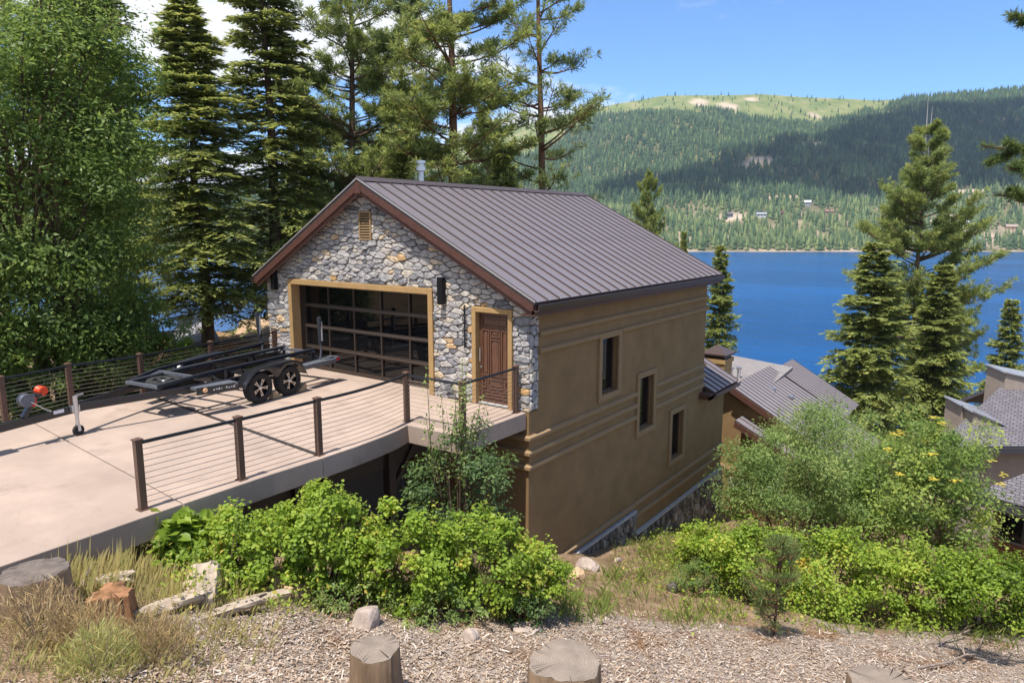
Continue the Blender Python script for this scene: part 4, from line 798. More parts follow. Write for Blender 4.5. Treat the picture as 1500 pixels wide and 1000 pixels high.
slab_poly('lower_roof', [F0, FR, FR+n2*3.4+[0, 0, 1.5], F0+ee*2.3+n2*3.4+[0, 0, 1.5]], .14, shg, H2)
m = MB(); m.bar(F0-n2*.03+[0, 0, -.2], FR-n2*.03+[0, 0, -.2], .07, .28); m.build('fascia', dkf, H2)
zF = F0[2]; WP_ = lambda u, v_, h: tuple(np.array([F0[0]+ee[0]*u+n2[0]*(h+.55), F0[1]+ee[1]*u+n2[1]*(h+.55), v_]))
m = MB(); opening_wall(m, [.45, 6.0], [-9.5, zF-.12], [(.62, 1.30, zF-1.45, zF-.55)], WP_, .2); m.build('wall', sid, H2)
m = MB(); rbox(m, F0, .45, .65, .75, 5, -9.5, zF-.12, ee, n2); m.build('wall', sid, H2)
m = MB()
for a_ in ((.62, .68, zF-1.45, zF-.55), (1.24, 1.30, zF-1.45, zF-.55), (.68, 1.24, zF-1.45, zF-1.38), (.68, 1.24, zF-.62, zF-.55)): rbox(m, F0, a_[0], a_[1], .52, .62, a_[2], a_[3], ee, n2)
WN2 = m.build('window', dkf, H2); m = MB(); rbox(m, F0, .68, 1.24, .585, .592, zF-1.38, zF-.62, ee, n2); m.build('pane', glassm, WN2)
for i in range(26):
    z_ = zF-.30-i*.17
    for a_, b_ in ([(.43, .62), (1.30, 6.0)] if zF-1.6 < z_ < zF-.5 else [(.43, 6.0)]): mm = MB(); rbox(mm, F0, a_, b_, .522, .548, z_, z_+.155, ee, n2); mm.build('siding_board', sid, H2)
# left neighbours below the trees
n0 = atd(262, 500, 31); H3 = empty('grey_roofed_cabin', gpt(n0[0], n0[1], 0), 0, 'cabin with plain grey roof half hidden among the trees', 'house')
q = [atd(262, 462, 34), atd(303, 459, 34), atd(322, 497, 29), atd(250, 503, 29)]; slab_poly('roof', q, .12, mat('cabin_roof_grey', (0.26, 0.245, 0.27), .8, noise=4, amount=.12), H3)
m = MB(); c_ = (q[2]+q[3])/2; m.box((min(p[0] for p in q)+.3, min(p[1] for p in q)+.3, -8), (max(p[0] for p in q)-.3, max(p[1] for p in q)-.3, min(p[2] for p in q)-.12)); m.build('wall', stucco, H3)
q = [atd(352, 468, 36), atd(396, 462, 36), atd(404, 500, 30), atd(338, 506, 30)]; H4 = empty('tan_roofed_cabin', gpt(q[2][0], q[2][1], 0), 0, 'cabin with tan wooden roof close to the left corner of the garage', 'house')
slab_poly('roof', q, .12, mat('tan_shake_roof', (0.36, 0.24, 0.15), .9, noise=3, amount=.2, stretch=(3, .4, 1)), H4)
m = MB(); m.box((min(p[0] for p in q)+.3, min(p[1] for p in q)+.3, -8), (max(p[0] for p in q)-.3, max(p[1] for p in q)-.3, min(p[2] for p in q)-.12)); m.build('wall', stucco, H4)
# far-shore houses
FHS = [(1112, 318, 15, 'white', (0.05, 0.06, 0.09), 'dark roofed white house on the far shore'), (1141, 316, 12, 'brown', (0.10, 0.05, 0.04), 'brown house beside the dark roofed white one across the lake'), (1178, 302, 12, 'grey', (0.5, 0.5, 0.52), 'pale roofed cabin highest on the far shore'), (1211, 314, 13, 'tan', (0.16, 0.08, 0.06), 'tan cabin with rust roof on the far shore'), (1065, 318, 11, 'grey', (0.12, 0.10, 0.10), 'small grey cabin leftmost on the far shore'), (1395, 322, 13, 'tan', (0.3, 0.26, 0.24), 'tan cabin on the bare slope right of the tall lake pine'), (1408, 330, 13, 'white', (0.42, 0.42, 0.45), 'white cabin with light roof just right of the tall lake pine'), (1450, 330, 14, 'brown', (0.30, 0.16, 0.12), 'brown cabin near the right end of the far shore'), (1480, 336, 14, 'tan', (0.25, 0.2, 0.18), 'tan house farthest right on the far shore'), (1428, 354, 15, 'grey', (0.08, 0.14, 0.11), 'green roofed boathouse at the far waterline')]
hc = {'white': (0.62, 0.62, 0.62), 'brown': (0.16, 0.08, 0.05), 'grey': (0.3, 0.3, 0.32), 'tan': (0.42, 0.27, 0.18)}
for i, (px, py, wd, c, rc, lab) in enumerate(FHS):
    u, d = hill_at(px, py); p = hw(np.array([u]), np.array([d]))[0]; H = empty('shore_house', p, YAW+.4*math.sin(i*2.1), lab, 'house', 'houses on the far shore'); a, b, h = wd*.42, wd*.62, 5.5
    m = MB(); m.box((-a, -b, -4), (a, b, h)); m.add([(-a, -b, h), (a, -b, h), (0, -b, h+3.2), (-a, b, h), (a, b, h), (0, b, h+3.2)], [(0, 1, 2), (5, 4, 3), (0, 2, 5, 3), (1, 4, 5, 2)]); m.build('wall', mat('shore_wall_'+c, hc[c], .9), H, world=False)
    m = MB()
    for s in (-1, 1): m.bar((s*(a+.9)*.5, 0, h+1.62), (s*(a+.9)*.5+.01, 0.01, h+1.62), .1, .1); 
    rm_ = MB()
    for s in (-1, 1):
        P_ = [Vector((s*(a+.9), -b-.8, h-.65)), Vector((s*(a+.9), b+.8, h-.65)), Vector((0, b+.8, h+3.45)), Vector((0, -b-.8, h+3.45))]; rm_.add(P_+[q_-Vector((0, 0, .3)) for q_ in P_], [(0,1,2,3),(7,6,5,4),(0,4,5,1),(1,5,6,2),(2,6,7,3),(3,7,4,0)])
    rm_.build('roof', mat('shore_roof_%d' % i, rc, .7), H, world=False)
    for k in (-1, 0, 1):
        m = MB(); m.box((-a-.06, k*b*.6-1.0, 1.6), (-a+.05, k*b*.6+1.0, 3.9)); m.build('window', glassm, H, world=False)

# ================================================================== VEGETATION
def unit(v): return v/np.maximum(np.linalg.norm(v, axis=-1, keepdims=True), 1e-9)
def leaves(P, D, Nn, L, Wd, tint, fold=0.12, six=False):
    n = len(P); D = unit(D); S = unit(np.cross(D, Nn)); Nn = np.cross(S, D); L = np.asarray(L).reshape(-1, 1)*np.ones((n, 1)); Wd = np.asarray(Wd).reshape(-1, 1)*np.ones((n, 1))
    if not six:
        V = np.stack([P, P+D*L*.45+S*Wd*.5+Nn*Wd*fold, P+D*L, P+D*L*.45-S*Wd*.5+Nn*Wd*fold], 1); b = np.arange(n)*4
        return V.reshape(-1, 3), np.stack([b, b+1, b+2, b+3], 1), np.repeat(tint, 4)
    V = np.stack([P, P+D*L*.25+S*Wd*.46+Nn*Wd*fold, P+D*L*.68+S*Wd*.40+Nn*Wd*fold, P+D*L-Nn*Wd*.1, P+D*L*.68-S*Wd*.40+Nn*Wd*fold, P+D*L*.25-S*Wd*.46+Nn*Wd*fold], 1); b = np.arange(n)*6
    return V.reshape(-1, 3), np.concatenate([np.stack([b, b+1, b+2, b+3], 1), np.stack([b, b+3, b+4, b+5], 1)]), np.repeat(tint, 6)
def cat_geo(parts):
    V, F, T = [], [], []; o = 0
    for v, f, t in parts: V.append(v); F.append(f+o); T.append(t); o += len(v)
    return np.concatenate(V), np.concatenate(F), np.concatenate(T)
bark = mat('bark_grey_brown', (0.13, 0.09, 0.065), 0.95, spec=0.1, noise=6, amount=0.45, bump=0.9, bscale=14, stretch=(1, 1, 0.25))
barkr = mat('bark_red_brown', (0.17, 0.095, 0.06), 0.95, spec=0.1, noise=5, amount=0.45, bump=0.9, bscale=12, stretch=(1, 1, 0.25))
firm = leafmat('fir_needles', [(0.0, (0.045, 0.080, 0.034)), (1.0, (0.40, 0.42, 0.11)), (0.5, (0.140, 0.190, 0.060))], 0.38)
pinem = leafmat('pine_needles', [(0.0, (0.045, 0.080, 0.032)), (1.0, (0.36, 0.40, 0.11)), (0.5, (0.145, 0.200, 0.062))], 0.38)
decm = leafmat('broad_leaf_green', [(0.0, (0.060, 0.105, 0.025)), (1.0, (0.38, 0.44, 0.10)), (0.5, (0.165, 0.25, 0.055))], 0.48)
bushm = leafmat('thimbleberry_leaf', [(0.0, (0.08, 0.14, 0.016)), (1.0, (0.55, 0.42, 0.09)), (0.5, (0.24, 0.35, 0.042)), (0.85, (0.38, 0.45, 0.07))], 0.48)
willm = leafmat('willow_leaf', [(0.0, (0.075, 0.125, 0.035)), (1.0, (0.38, 0.42, 0.14)), (0.5, (0.175, 0.26, 0.070))], 0.42)
darkl = leafmat('dark_shrub_leaf', [(0.0, (0.028, 0.06, 0.022)), (1.0, (0.15, 0.21, 0.06)), (0.5, (0.06, 0.11, 0.035))], 0.28)
drym = leafmat('dry_stalk', [(0.0, (0.20, 0.13, 0.07)), (1.0, (0.58, 0.46, 0.24)), (0.5, (0.40, 0.29, 0.14))], 0.25)
grassm = leafmat('grass_blade', [(0.0, (0.10, 0.16, 0.03)), (1.0, (0.50, 0.42, 0.18)), (0.5, (0.24, 0.29, 0.07))], 0.3)

def fir_crown(H, Rb, z0, seed, nb=230, m=11, k=5, strip=(0.26, 0.085), droop=0.30, tb_=0.42):
    rg = np.random.default_rng(seed); q = (np.arange(nb)+rg.uniform(0, 1, nb))/nb; hh = q**0.92; zb = H*(z0+(0.985-z0)*hh)
    L = Rb*((1-hh)**0.72*rg.choice([.55, .8, 1., 1.12], nb)*rg.uniform(0.8, 1.15, nb)+0.06)*np.where(hh < 0.12, 0.75+hh*2, 1); az = np.arange(nb)*2.39996+rg.uniform(-1.2, 1.2, nb)
    er = np.stack([np.cos(az), np.sin(az), 0*az], 1); ep = np.stack([-np.sin(az), np.cos(az), 0*az], 1); up0 = 0.42*hh+0.06+rg.normal(0, .13, nb); dr = droop*(1-hh)+0.10+rg.normal(0, .08, nb)
    def bp(i, s): return np.stack([0*s, 0*s, zb[i]], 1)+er[i]*(L[i]*s)[:, None]+np.array([0, 0, 1.])*(L[i]*(up0[i]*s-dr[i]*s*s*1.3+0.25*dr[i]*s**3))[:, None]
    I = np.repeat(np.arange(nb), m*2); s = np.tile(np.repeat((np.arange(m)+.6)/m, 2), nb)*.88+.14*rg.uniform(0, 1, len(I)); sg = np.tile([1., -1.], nb*m)
    keep = rg.uniform(0, 1, len(I)) < np.clip(L[I]/Rb*1.5+.3, 0, 1); I, s, sg = I[keep], s[keep], sg[keep]; s = np.clip(s, .12, 1.0)
    B = bp(I, s); B2 = bp(I, np.minimum(s+.05, 1.05)); td = unit(B2-B); lt = L[I]*(.42*(1-.62*s))*rg.uniform(.7, 1.15, len(I))+.12
    tdir = unit(td*.62+ep[I]*(sg*.8)[:, None]+np.array([0, 0, -.12])+rg.normal(0, .12, (len(I), 3)))
    P, D, Nn, LL, WW, TT = [], [], [], [], [], []
    for j in range(k):
        qn = (j+rg.uniform(0, 1, len(I)))/k; p = B+tdir*(lt*qn)[:, None]; p[:, 2] -= .10*lt*qn**2
        side = rg.choice([-1, 0, 1], len(I)); d = unit(tdir+np.cross(tdir, [0, 0, 1.])*(side*.75)[:, None]+rg.normal(0, .18, (len(I), 3)))
        P.append(p); D.append(d); Nn.append(unit(np.array([0, 0, 1.])+rg.normal(0, .55, (len(I), 3)))); f = rg.uniform(.7, 1.25, len(I)); LL.append(strip[0]*f); WW.append(strip[1]*f)
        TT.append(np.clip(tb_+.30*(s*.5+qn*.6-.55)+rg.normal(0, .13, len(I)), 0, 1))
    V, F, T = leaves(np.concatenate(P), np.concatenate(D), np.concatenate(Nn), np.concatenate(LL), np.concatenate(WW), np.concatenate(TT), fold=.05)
    tr = MB(); zs = np.linspace(-.3, H*.985, 12); tr.tube([(.06*math.sin(z*.7), .05*math.cos(z*.5), z) for z in zs], [max(.012, H*.0135*(1-z/H*.97)) for z in zs], 10)
    for i in range(0, nb, 2):
        pts = [bp(np.array([i]), np.array([t]))[0] for t in (0.0, .35, .75)]; tr.tube(pts, [L[i]*.014+.006, L[i]*.009+.004, .004], 4, cap=False)
    return (V, F, T), tr
def pine_crown(H, Rb, z0, seed, nb=70, tufts=9, blades=16, blen=0.24, bw=0.04, sparse=1.0, tb_=0.42):
    rg = np.random.default_rng(seed); hh = np.sort(rg.uniform(0, 1, nb)); zb = H*(z0+(.97-z0)*hh); prof = np.clip(1.15*np.sqrt(np.clip(1-hh**2.2, 0, 1))*(.62+.38*np.sin(hh*2.6+.4)), .15, 1); L = Rb*prof*rg.uniform(.45, 1.1, nb); az = rg.uniform(0, 6.28, nb)
    tr = MB(); zs = np.linspace(-.3, H*.975, 14); ph = rg.uniform(0, 6); tr.tube([(.10*math.sin(z*.35+ph), .10*math.cos(z*.3+ph), z) for z in zs], [max(.02, H*.0120*(1-z/H*.9)) for z in zs], 12)
    C, O = [], []
    for i in range(nb):
        er = np.array([math.cos(az[i]), math.sin(az[i]), 0]); ep = np.array([-er[1], er[0], 0]); sag = rg.uniform(-.25, .12)+.45*hh[i]; cur = rg.normal(0, .25)
        def bp(s): return np.array([0, 0, zb[i]])+er*L[i]*s+ep*L[i]*cur*s*s+np.array([0, 0, L[i]*(sag*s+.28*s*s*s)])
        S = np.linspace(0, 1, 6); tr.tube([bp(s) for s in S], [max(.010, (.020+.014*L[i])*(1-.85*s)) for s in S], 5, cap=False)
        for j in range(int(tufts*sparse*(.5+.5*L[i]/Rb)+1.5)):
            s = rg.uniform(.38, 1.02); b = bp(min(s, 1)); sd = rg.choice([-1, 1]); d = unit((bp(1.0)-bp(.8))+ep*sd*rg.uniform(.3, 2.2)*L[i]*.3+np.array([0, 0, rg.uniform(-.25, .5)])*L[i]*.3); ln = rg.uniform(.08, .55)*L[i]*(1.2-s*.7)+.10; e = b+d*ln
            tr.tube([b, (b+e)/2+[0, 0, -.03], e], [.012, .009, .006], 3, cap=False); C.append(e); O.append(d)
            if ln > .4: C.append(b+d*ln*.55); O.append(d)
    C = np.array(C); O = np.array(O); n = len(C); c2 = np.repeat(C, blades, 0); o2 = np.repeat(O, blades, 0); k = len(c2)
    d = unit(rg.normal(0, 1, (k, 3))+o2*.75+np.array([0, 0, .35])); tf = np.repeat(rg.normal(tb_, .12, n), blades); f = rg.uniform(.7, 1.2, k)
    V, F, T = leaves(c2+d*.03-o2*(rg.uniform(0, .16, k))[:, None], d, unit(rg.normal(0, 1, (k, 3))), blen*f, bw*f, np.clip(tf+rg.normal(0, .09, k)+.15*d[:, 2], 0, 1), fold=.03)
    return (V, F, T), tr
def leaf_crown(rx, ry, rz, n, ls, seed, nclump=60, wr=.45, tb_=.5, six=False, low=-.35, shell=.55, up=.7):
    rg = np.random.default_rng(seed); d = unit(rg.normal(0, 1, (nclump*3, 3))); d = d[d[:, 2] > low][:nclump]; rad = rg.uniform(shell, 1.0, len(d))**.6; c = d*rad[:, None]*np.array([rx, ry, rz])*rg.uniform(.85, 1.12, (len(d), 1)); cr = np.minimum(min(rx, ry, rz)*.36, 1.1)*rg.uniform(.45, 1.25, len(d))
    i = rg.integers(0, len(d), n); off = unit(rg.normal(0, 1, (n, 3)))*(rg.uniform(0, 1, n)**.45)[:, None]*cr[i][:, None]; off[:, 2] *= .75; P = c[i]+off; outw = unit(off+d[i]*cr[i][:, None]*.6)
    Nn = unit(outw*.55+np.array([0, 0, up])+rg.normal(0, .45, (n, 3))); D = unit(np.cross(Nn, rg.normal(0, 1, (n, 3)))+outw*.25+np.array([0, 0, -.15])); f = rg.uniform(.4, 1.3, n); ct = rg.normal(0, .15, len(d))
    return leaves(P, D, Nn, ls*f, ls*wr*f, np.clip(tb_+ct[i]+rg.normal(0, .13, n), 0, 1), six=six), c
def plant(name, label, cat, base, crown, trunk, lm, bm_=bark, scale=1.0, rz=0.0, group=None, parts=('crown', 'trunk')):
    o = empty(name, base, rz, label, cat, group); o.scale = (scale,)*3 if not hasattr(scale, '__len__') else scale
    cr = crown if isinstance(crown, bpy.types.Mesh) else np_mesh(parts[0], *crown)
    tk = trunk if isinstance(trunk, bpy.types.Mesh) else trunk.mesh(parts[1], smooth=True)
    link(parts[0], cr, lm, o); link(parts[1], tk, bm_, o); return o
def meshes(ct, lm, bm_): 
    c = np_mesh('crown', *ct[0]); c.materials.append(lm); t = ct[1].mesh('trunk', smooth=True); t.materials.append(bm_); return c, t
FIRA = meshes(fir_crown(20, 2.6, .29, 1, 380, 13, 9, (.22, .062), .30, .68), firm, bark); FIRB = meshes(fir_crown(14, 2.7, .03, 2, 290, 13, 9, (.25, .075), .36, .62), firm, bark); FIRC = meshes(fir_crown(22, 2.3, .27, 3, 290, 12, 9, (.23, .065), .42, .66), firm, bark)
PINA = meshes(pine_crown(24, 3.0, .20, 4, 120, 22, 26, .25, .036, tb_=.60), pinem, bark); PINB = meshes(pine_crown(24, 3.0, .26, 5, 110, 22, 26, .25, .036, tb_=.64), pinem, barkr); PINC = meshes(pine_crown(22, 2.6, .36, 6, 54, 13, 22, .24, .034, tb_=.52), pinem, barkr); PIND = meshes(pine_crown(24, 4.2, .12, 8, 165, 26, 26, .30, .045, tb_=.64), pinem, bark)
def tree(kind, px, depth, top, rad, label, rz=0.0, name='conifer_tree', group='conifers around the garage', H0=None):
    base = base_at(px, depth); h = height_to(base, top); H0, R0 = {id(FIRA): (20, 2.6), id(FIRB): (14, 2.7), id(FIRC): (22, 2.3), id(PINA): (24, 3.0), id(PINB): (24, 3.0), id(PINC): (22, 2.6), id(PIND): (24, 4.2)}[id(kind)]; s = h/H0; k = rad/R0
    return plant(name, label, 'tree', base, kind[0], kind[1], None, None, (k, k, s), rz, group)
tree(FIRC, 178, 33, -170, 3.2, 'dark conifer seen between the leafy tree and the big fir', .3); tree(PINA, 108, 30, -190, 2.8, 'tall pine rising behind the leafy tree at the left', 1.0)
tree(FIRA, 304, 28, -12, 3.1, 'dense olive green fir left of the garage, tip near the top edge', 2.0); tree(FIRC, 412, 31, -150, 3.0, 'tall narrow fir with bare lower trunk just left of the gable', 4.0)
tree(PINA, 527, 33, -150, 3.1, 'tall pine with dark trunk behind the roof peak', 2.2); tree(PINB, 664, 33, -170, 4.0, 'broad tall pine just right of the metal flue pipe', .7)
tree(PINB, 716, 39, 105, 1.7, 'smaller reddish trunked pine beyond the broad one right of the flue', 2.9); tree(PINC, 789, 34, -190, 3.0, 'tall bare trunked pine with sparse curving branches behind the roof', 5.0)
tree(FIRB, 592, 31, 218, 1.7, 'young fir peeking over the ridge left of the flue', 1.1); tree(FIRB, 738, 32, 205, 1.9, 'young yellowish fir over the ridge beside the small pine', 3.0); tree(FIRA, 455, 37, 90, 2.2, 'fir standing back in shade left of the roof peak', 1.7)
tree(PINA, 600, 40, -60, 3.0, 'pine standing back between the two tall pines behind the roof', 4.1)
tree(PIND, 944, 62, 246, 2.4, 'bushy pine standing beyond the right roof slope', .4); tree(FIRB, 996, 58, 336, 1.2, 'slim fir tip showing over the roof edge', 2.4); tree(FIRB, 1050, 40, 357, 1.75, 'fir growing right behind the rear corner of the garage', 4.4)
tree(PIND, 1335, 54, 172, 4.6, 'large bushy lake pine with dead spikes on top', 0.9); tree(FIRB, 1272, 46, 352, 3.9, 'pale green fir in front of the large lake pine', 3.6); tree(FIRB, 1372, 49, 385, 3.3, 'fir close on the right of the large lake pine', 5.6); tree(FIRB, 1476, 60, 436, 2.7, 'small fir against the lake at the right edge', 2.7)
for i, (x, y, s) in enumerate(((-33, -22, 1.0), (-36, -9, 1.15), (-31, 3, .95), (-37, 13, 1.2), (-32, 24, 1.0), (-40, -34, 1.1), (-44, 5, 1.3))):
    plant('conifer_tree', 'tall conifer across the road, seen only mirrored in the garage door', 'tree', gpt(x, y, -.1), (FIRA, PINA, FIRC)[i % 3][0], (FIRA, PINA, FIRC)[i % 3][1], None, None, (1.5*s, 1.5*s, s), i*1.3, 'conifers across the road')
# dead spikes of the lake pine belong to it
bt = [o for o in bpy.data.objects if o.get('label', '').startswith('large bushy lake pine')][0]
m = MB(); m.tube([(.3, 0, 21.5), (.42, .05, 25.3)], [.05, .008], 6); m.tube([(-.15, .2, 21.5), (-.1, .15, 24.6)], [.05, .008], 6); link('dead_spike', m.mesh('dead_spike'), mat('dead_wood_grey', (0.42, 0.39, 0.36), .9), bt)
# leafy tree at the left, several stems
b0 = base_at(52, 19.5); CR, cl = leaf_crown(3.7, 3.3, 6.4, 120000, .15, 31, 260, .42, .41, shell=.30, low=-.85); V_, F_, T_ = CR; V_ = V_+np.array([0, 0, 6.9]); tk = MB()
rg = np.random.default_rng(9)
for i in range(7):
    a = rg.uniform(0, 6.28); bx, by = rg.normal(0, .7, 2); e = cl[rg.integers(0, len(cl))]; tk.tube([(bx, by, -.3), (bx*1.1+.2*math.cos(a), by*1.1+.2*math.sin(a), 2.2), (bx+e[0]*.35, by+e[1]*.35, 5.0), (e[0]*.8, e[1]*.8, 7.2+e[2]*.8)], [.17, .14, .09, .02], 8)
for c in cl[::3]: tk.tube([(c[0]*.25, c[1]*.25, 5.2+c[2]*.5), (c[0]*.7, c[1]*.7, 6.8+c[2]*.8), (c[0], c[1], 7.2+c[2])], [.045, .028, .008], 4)
plant('leafy_tree', 'big multi stemmed leafy green tree filling the left edge', 'tree', b0, (V_, F_, T_), tk, decm)
def shrub(label, px, py, wpx, top, lm, n, ls, seed, wr=.45, six=False, tb_=.5, base=None, h=None, wid=None, name='shrub', group=None, deep=.8, bm_=bark, nst=14, shell=.35, nclump=64, up=.7, shoots=20):
    b = onground(px, py) if base is None else np.array(base); dep = (b-CAM)@FW; wid = wid or wpx*dep/FPX; h = h or height_to(b, top); b = b-np.array([0, 0, .03])
    (V, F, T), c = leaf_crown(wid/2*.92, wid/2*deep*.92, h*.50, n, ls, seed, nclump, wr, tb_, six, -.75, shell, up); V = V+np.array([0, 0, h*.50]); rg = np.random.default_rng(seed+1); st = MB()
    for i in range(nst):
        e = c[rg.integers(0, len(c))]*(1.0 if i % 2 else 1.22); q = rg.normal(0, wid*.06, 2); st.tube([(q[0], q[1], -.1), (q[0]+e[0]*.3, q[1]+e[1]*.3, h*.3), (e[0]*.9, e[1]*.9, h*.50+e[2]*.95)], [.016+.004*h, .012+.002*h, .004], 5)
    PP, DD = [], []
    for i in range(shoots):
        e = c[rg.integers(0, len(c))]*np.array([.85, .85, 1]); e = e*np.array([1, 1, 0])+[0, 0, h*.5+abs(e[2])*.8]; d = np.array([rg.normal(0, .18), rg.normal(0, .18), 1.0])*h*rg.uniform(.12, .30); st.tube([e-d*.6, e, e+d], [.008, .006, .002], 4); k = max(6, int(14*rg.uniform(.6, 1.4))); u_ = rg.uniform(-.4, 1, k)[:, None]; PP.append(e+d*u_+rg.normal(0, ls*.35, (k, 3))); DD.append(rg.normal(0, 1, (k, 3))+[0, 0, .3])
    if shoots:
        PP, DD = np.concatenate(PP), np.concatenate(DD); f = rg.uniform(.6, 1.1, len(PP)); V, F, T = cat_geo([(V, F, T), leaves(PP, DD, unit(rg.normal(0, .5, PP.shape)+[0, 0, .8]), ls*f, ls*wr*f, np.clip(rg.normal(tb_+.15, .15, len(PP)), 0, 1), six=six)])
    ang = math.atan2(RT[1], RT[0]); return plant(name, label, 'shrub', b, (V, F, T), st, lm, bm_, 1.0, ang, group, ('foliage', 'stems'))
# in front of the deck
gf = 'bright shrubs below the deck edge'
shrub('large leaved bright green shrub against the deck slab, leftmost of the row', 272, 832, 105, 752, bushm, 1100, .17, 41, .85, True, .40, group=gf)
shrub('bright green shrub below the first railing posts, tallest shoots at its right', 372, 862, 185, 738, bushm, 7500, .062, 42, .72, True, .52, group=gf)
shrub('bright green shrub with an upright shoot under the middle railing post', 482, 874, 165, 704, bushm, 7500, .062, 43, .72, True, .50, group=gf)
shrub('round bright shrub in the middle of the row under the dark deck gap', 598, 890, 180, 738, bushm, 8000, .060, 44, .72, True, .50, group=gf)
shrub('bright shrub left of the garage corner, below the dark shrub', 702, 893, 170, 748, bushm, 8000, .060, 45, .72, True, .48, group=gf)
shrub('low bright shrub at the foot of the garage corner, rightmost of the row', 782, 893, 120, 788, bushm, 5200, .056, 46, .72, True, .50, group=gf)
shrub('low dull green fringe plant before the middle bright shrub', 640, 908, 190, 848, willm, 2600, .05, 47, .5, False, .40, group='low fringe plants')
shrub('low dull green fringe plant at the right end of the bright row', 772, 914, 95, 862, darkl, 1500, .05, 48, .5, False, .62, group='low fringe plants')
shrub('low sparse fringe plant left of the middle, by the pale log', 500, 897, 150, 850, willm, 1600, .05, 49, .45, False, .5, group='low fringe plants')
shrub('dark green shrub growing up past the landing beside the garage corner', 690, 800, 0, 0, darkl, 7500, .08, 50, .48, False, .55, base=gpt(-2.55, -.35), h=2.75, wid=2.3, nclump=40, shell=.5)
b_ = gpt(-2.45, -.15); sp_ = MB(); PP, DD = [], []; rg = np.random.default_rng(77)
for i in range(13):
    a, b2 = rg.uniform(-.7, .45), rg.uniform(-.25, .25); hh_ = rg.uniform(2.6, 3.75); pts = [np.array([a*.3, b2*.3, 0]), np.array([a*.8, b2*.8, hh_*.55]), np.array([a+rg.normal(0, .12), b2, hh_])]; sp_.tube(pts, [.014, .010, .004], 5)
    for s in rg.uniform(.45, 1.0, 62): PP.append(pts[1]*(1-(s-.45)/.55)+pts[2]*((s-.45)/.55)+rg.normal(0, .055, 3)); DD.append(rg.normal(0, 1, 3)+[0, 0, .4])
PP, DD = np.array(PP), np.array(DD); plant('shrub', 'thin tall sprigs with pale drying leaves in front of the landing railing', 'shrub', b_, leaves(PP, DD, unit(rg.normal(0, .6, PP.shape)+[0, 0, .8]), .075, .036, np.clip(rg.normal(.62, .2, len(PP)), 0, 1)), sp_, willm, bark, 1.0, math.atan2(RT[1], RT[0]), None, ('foliage', 'stems'))
# right-hand thicket
shrub('big grey green willow shrub right of the garage, nearest the wall', 1165, 815, 260, 585, willm, 30000, .105, 51, .34, False, .46, shell=.3, nclump=110, up=.4); shrub('tall olive willow shrub below the lakeside house roofs', 1250, 760, 250, 555, willm, 26000, .115, 52, .34, False, .62, base=gpt(12.6, -3.6), wid=5.4, h=4.7, nclump=110, up=.4)
R2 = shrub('leafy green shrub with yellow flower heads beside the cedar house', 1345, 850, 225, 612, decm, 20000, .115, 53, .5, False, .52, shell=.3, nclump=100)
shrub('rounded grey green willow before the cedar house roof', 1398, 760, 150, 598, willm, 14000, .115, 54, .34, False, .62, base=base_at(1398, 25.5), h=None, up=.4)
rg = np.random.default_rng(5); fmt = mat('yellow_flower', (0.45, 0.36, 0.04), .7); fms = []
for v in range(4):
    fl = MB()
    for j in range(14): q = rg.normal(0, .06, 3)*[1, 1, .4]; fl.add([q+[-.03, -.03, 0], q+[.03, -.03, .01], q+[.03, .03, 0], q+[-.03, .03, .012]], [(0, 1, 2, 3)], .5)
    me_ = fl.mesh('flower_head'); me_.materials.append(fmt); fms.append(me_)
wdt = 225*((np.array(R2.location)-CAM)@FW)/FPX; h2 = height_to(np.array(R2.location), 612)
for i in range(16):
    a = rg.uniform(0, 6.28); e = rg.uniform(.2, 1.4); tag(link('flower_head', fms[i % 4], None, R2, (wdt*.46*math.cos(a)*math.cos(e), wdt*.37*math.sin(a)*math.cos(e), h2*.5+h2*.50*math.sin(e))), kind='stuff')
gr_ = 'bright shrubs on the right bank'
for i, (px, py, wp, tp, lab, tb_, lm_) in enumerate(((1035, 835, 110, 765, 'low bright shrub nearest the stone base on the right bank', .50, bushm), (1110, 880, 150, 765, 'bright yellow green shrub behind the pine sapling', .52, bushm), (1215, 905, 180, 775, 'wide bright shrub in the middle of the right bank', .55, bushm), (1330, 912, 180, 790, 'bright green shrub under the flowering shrub', .45, bushm), (1440, 925, 170, 800, 'darker green shrub in the corner below the cedar wall', .30, bushm), (1020, 868, 90, 822, 'small pale green plant beside the dark stone on the bank', .40, willm), (1500, 930, 120, 830, 'green shrub cut by the right edge of the view', .25, bushm))): shrub(lab, px, py, wp, tp, lm_, 8500 if wp > 120 else 4200, .068 if lm_ is bushm else .05, 60+i, .72 if lm_ is bushm else .35, lm_ is bushm, tb_, group=gr_)
# behind the far railing
for i, (px, d, tp, wd, lab, lm_, tb_) in enumerate(((-30, 17.5, 420, 3.2, 'leafy shrub behind the far railing at the left edge', decm, .35), (75, 18.5, 470, 3.0, 'leafy shrub behind the far railing near the winch', decm, .5), (165, 19.5, 440, 3.2, 'leafy shrub behind the far railing left of the grey roof', decm, .45), (212, 20.5, 340, 2.8, 'tall light green shrub behind the far railing before the fir', decm, .62), (262, 20.0, 492, 2.2, 'yellow green shrub in front of the grey roofed cabin', bushm, .35), (345, 23.5, 495, 2.2, 'low green shrub under the far railing near the garage', decm, .5), (15, 24, 270, 6.0, 'tall shaded thicket under the big leafy tree', decm, .42), (150, 25, 290, 5.5, 'tall dense thicket between the leafy tree and the conifers', decm, .48))):
    shrub(lab, 0, 0, 0, tp, lm_, 12000, .12, 80+i, .45, False, tb_, base=base_at(px, d), wid=wd, nclump=70, group='shrubs behind the far railing')
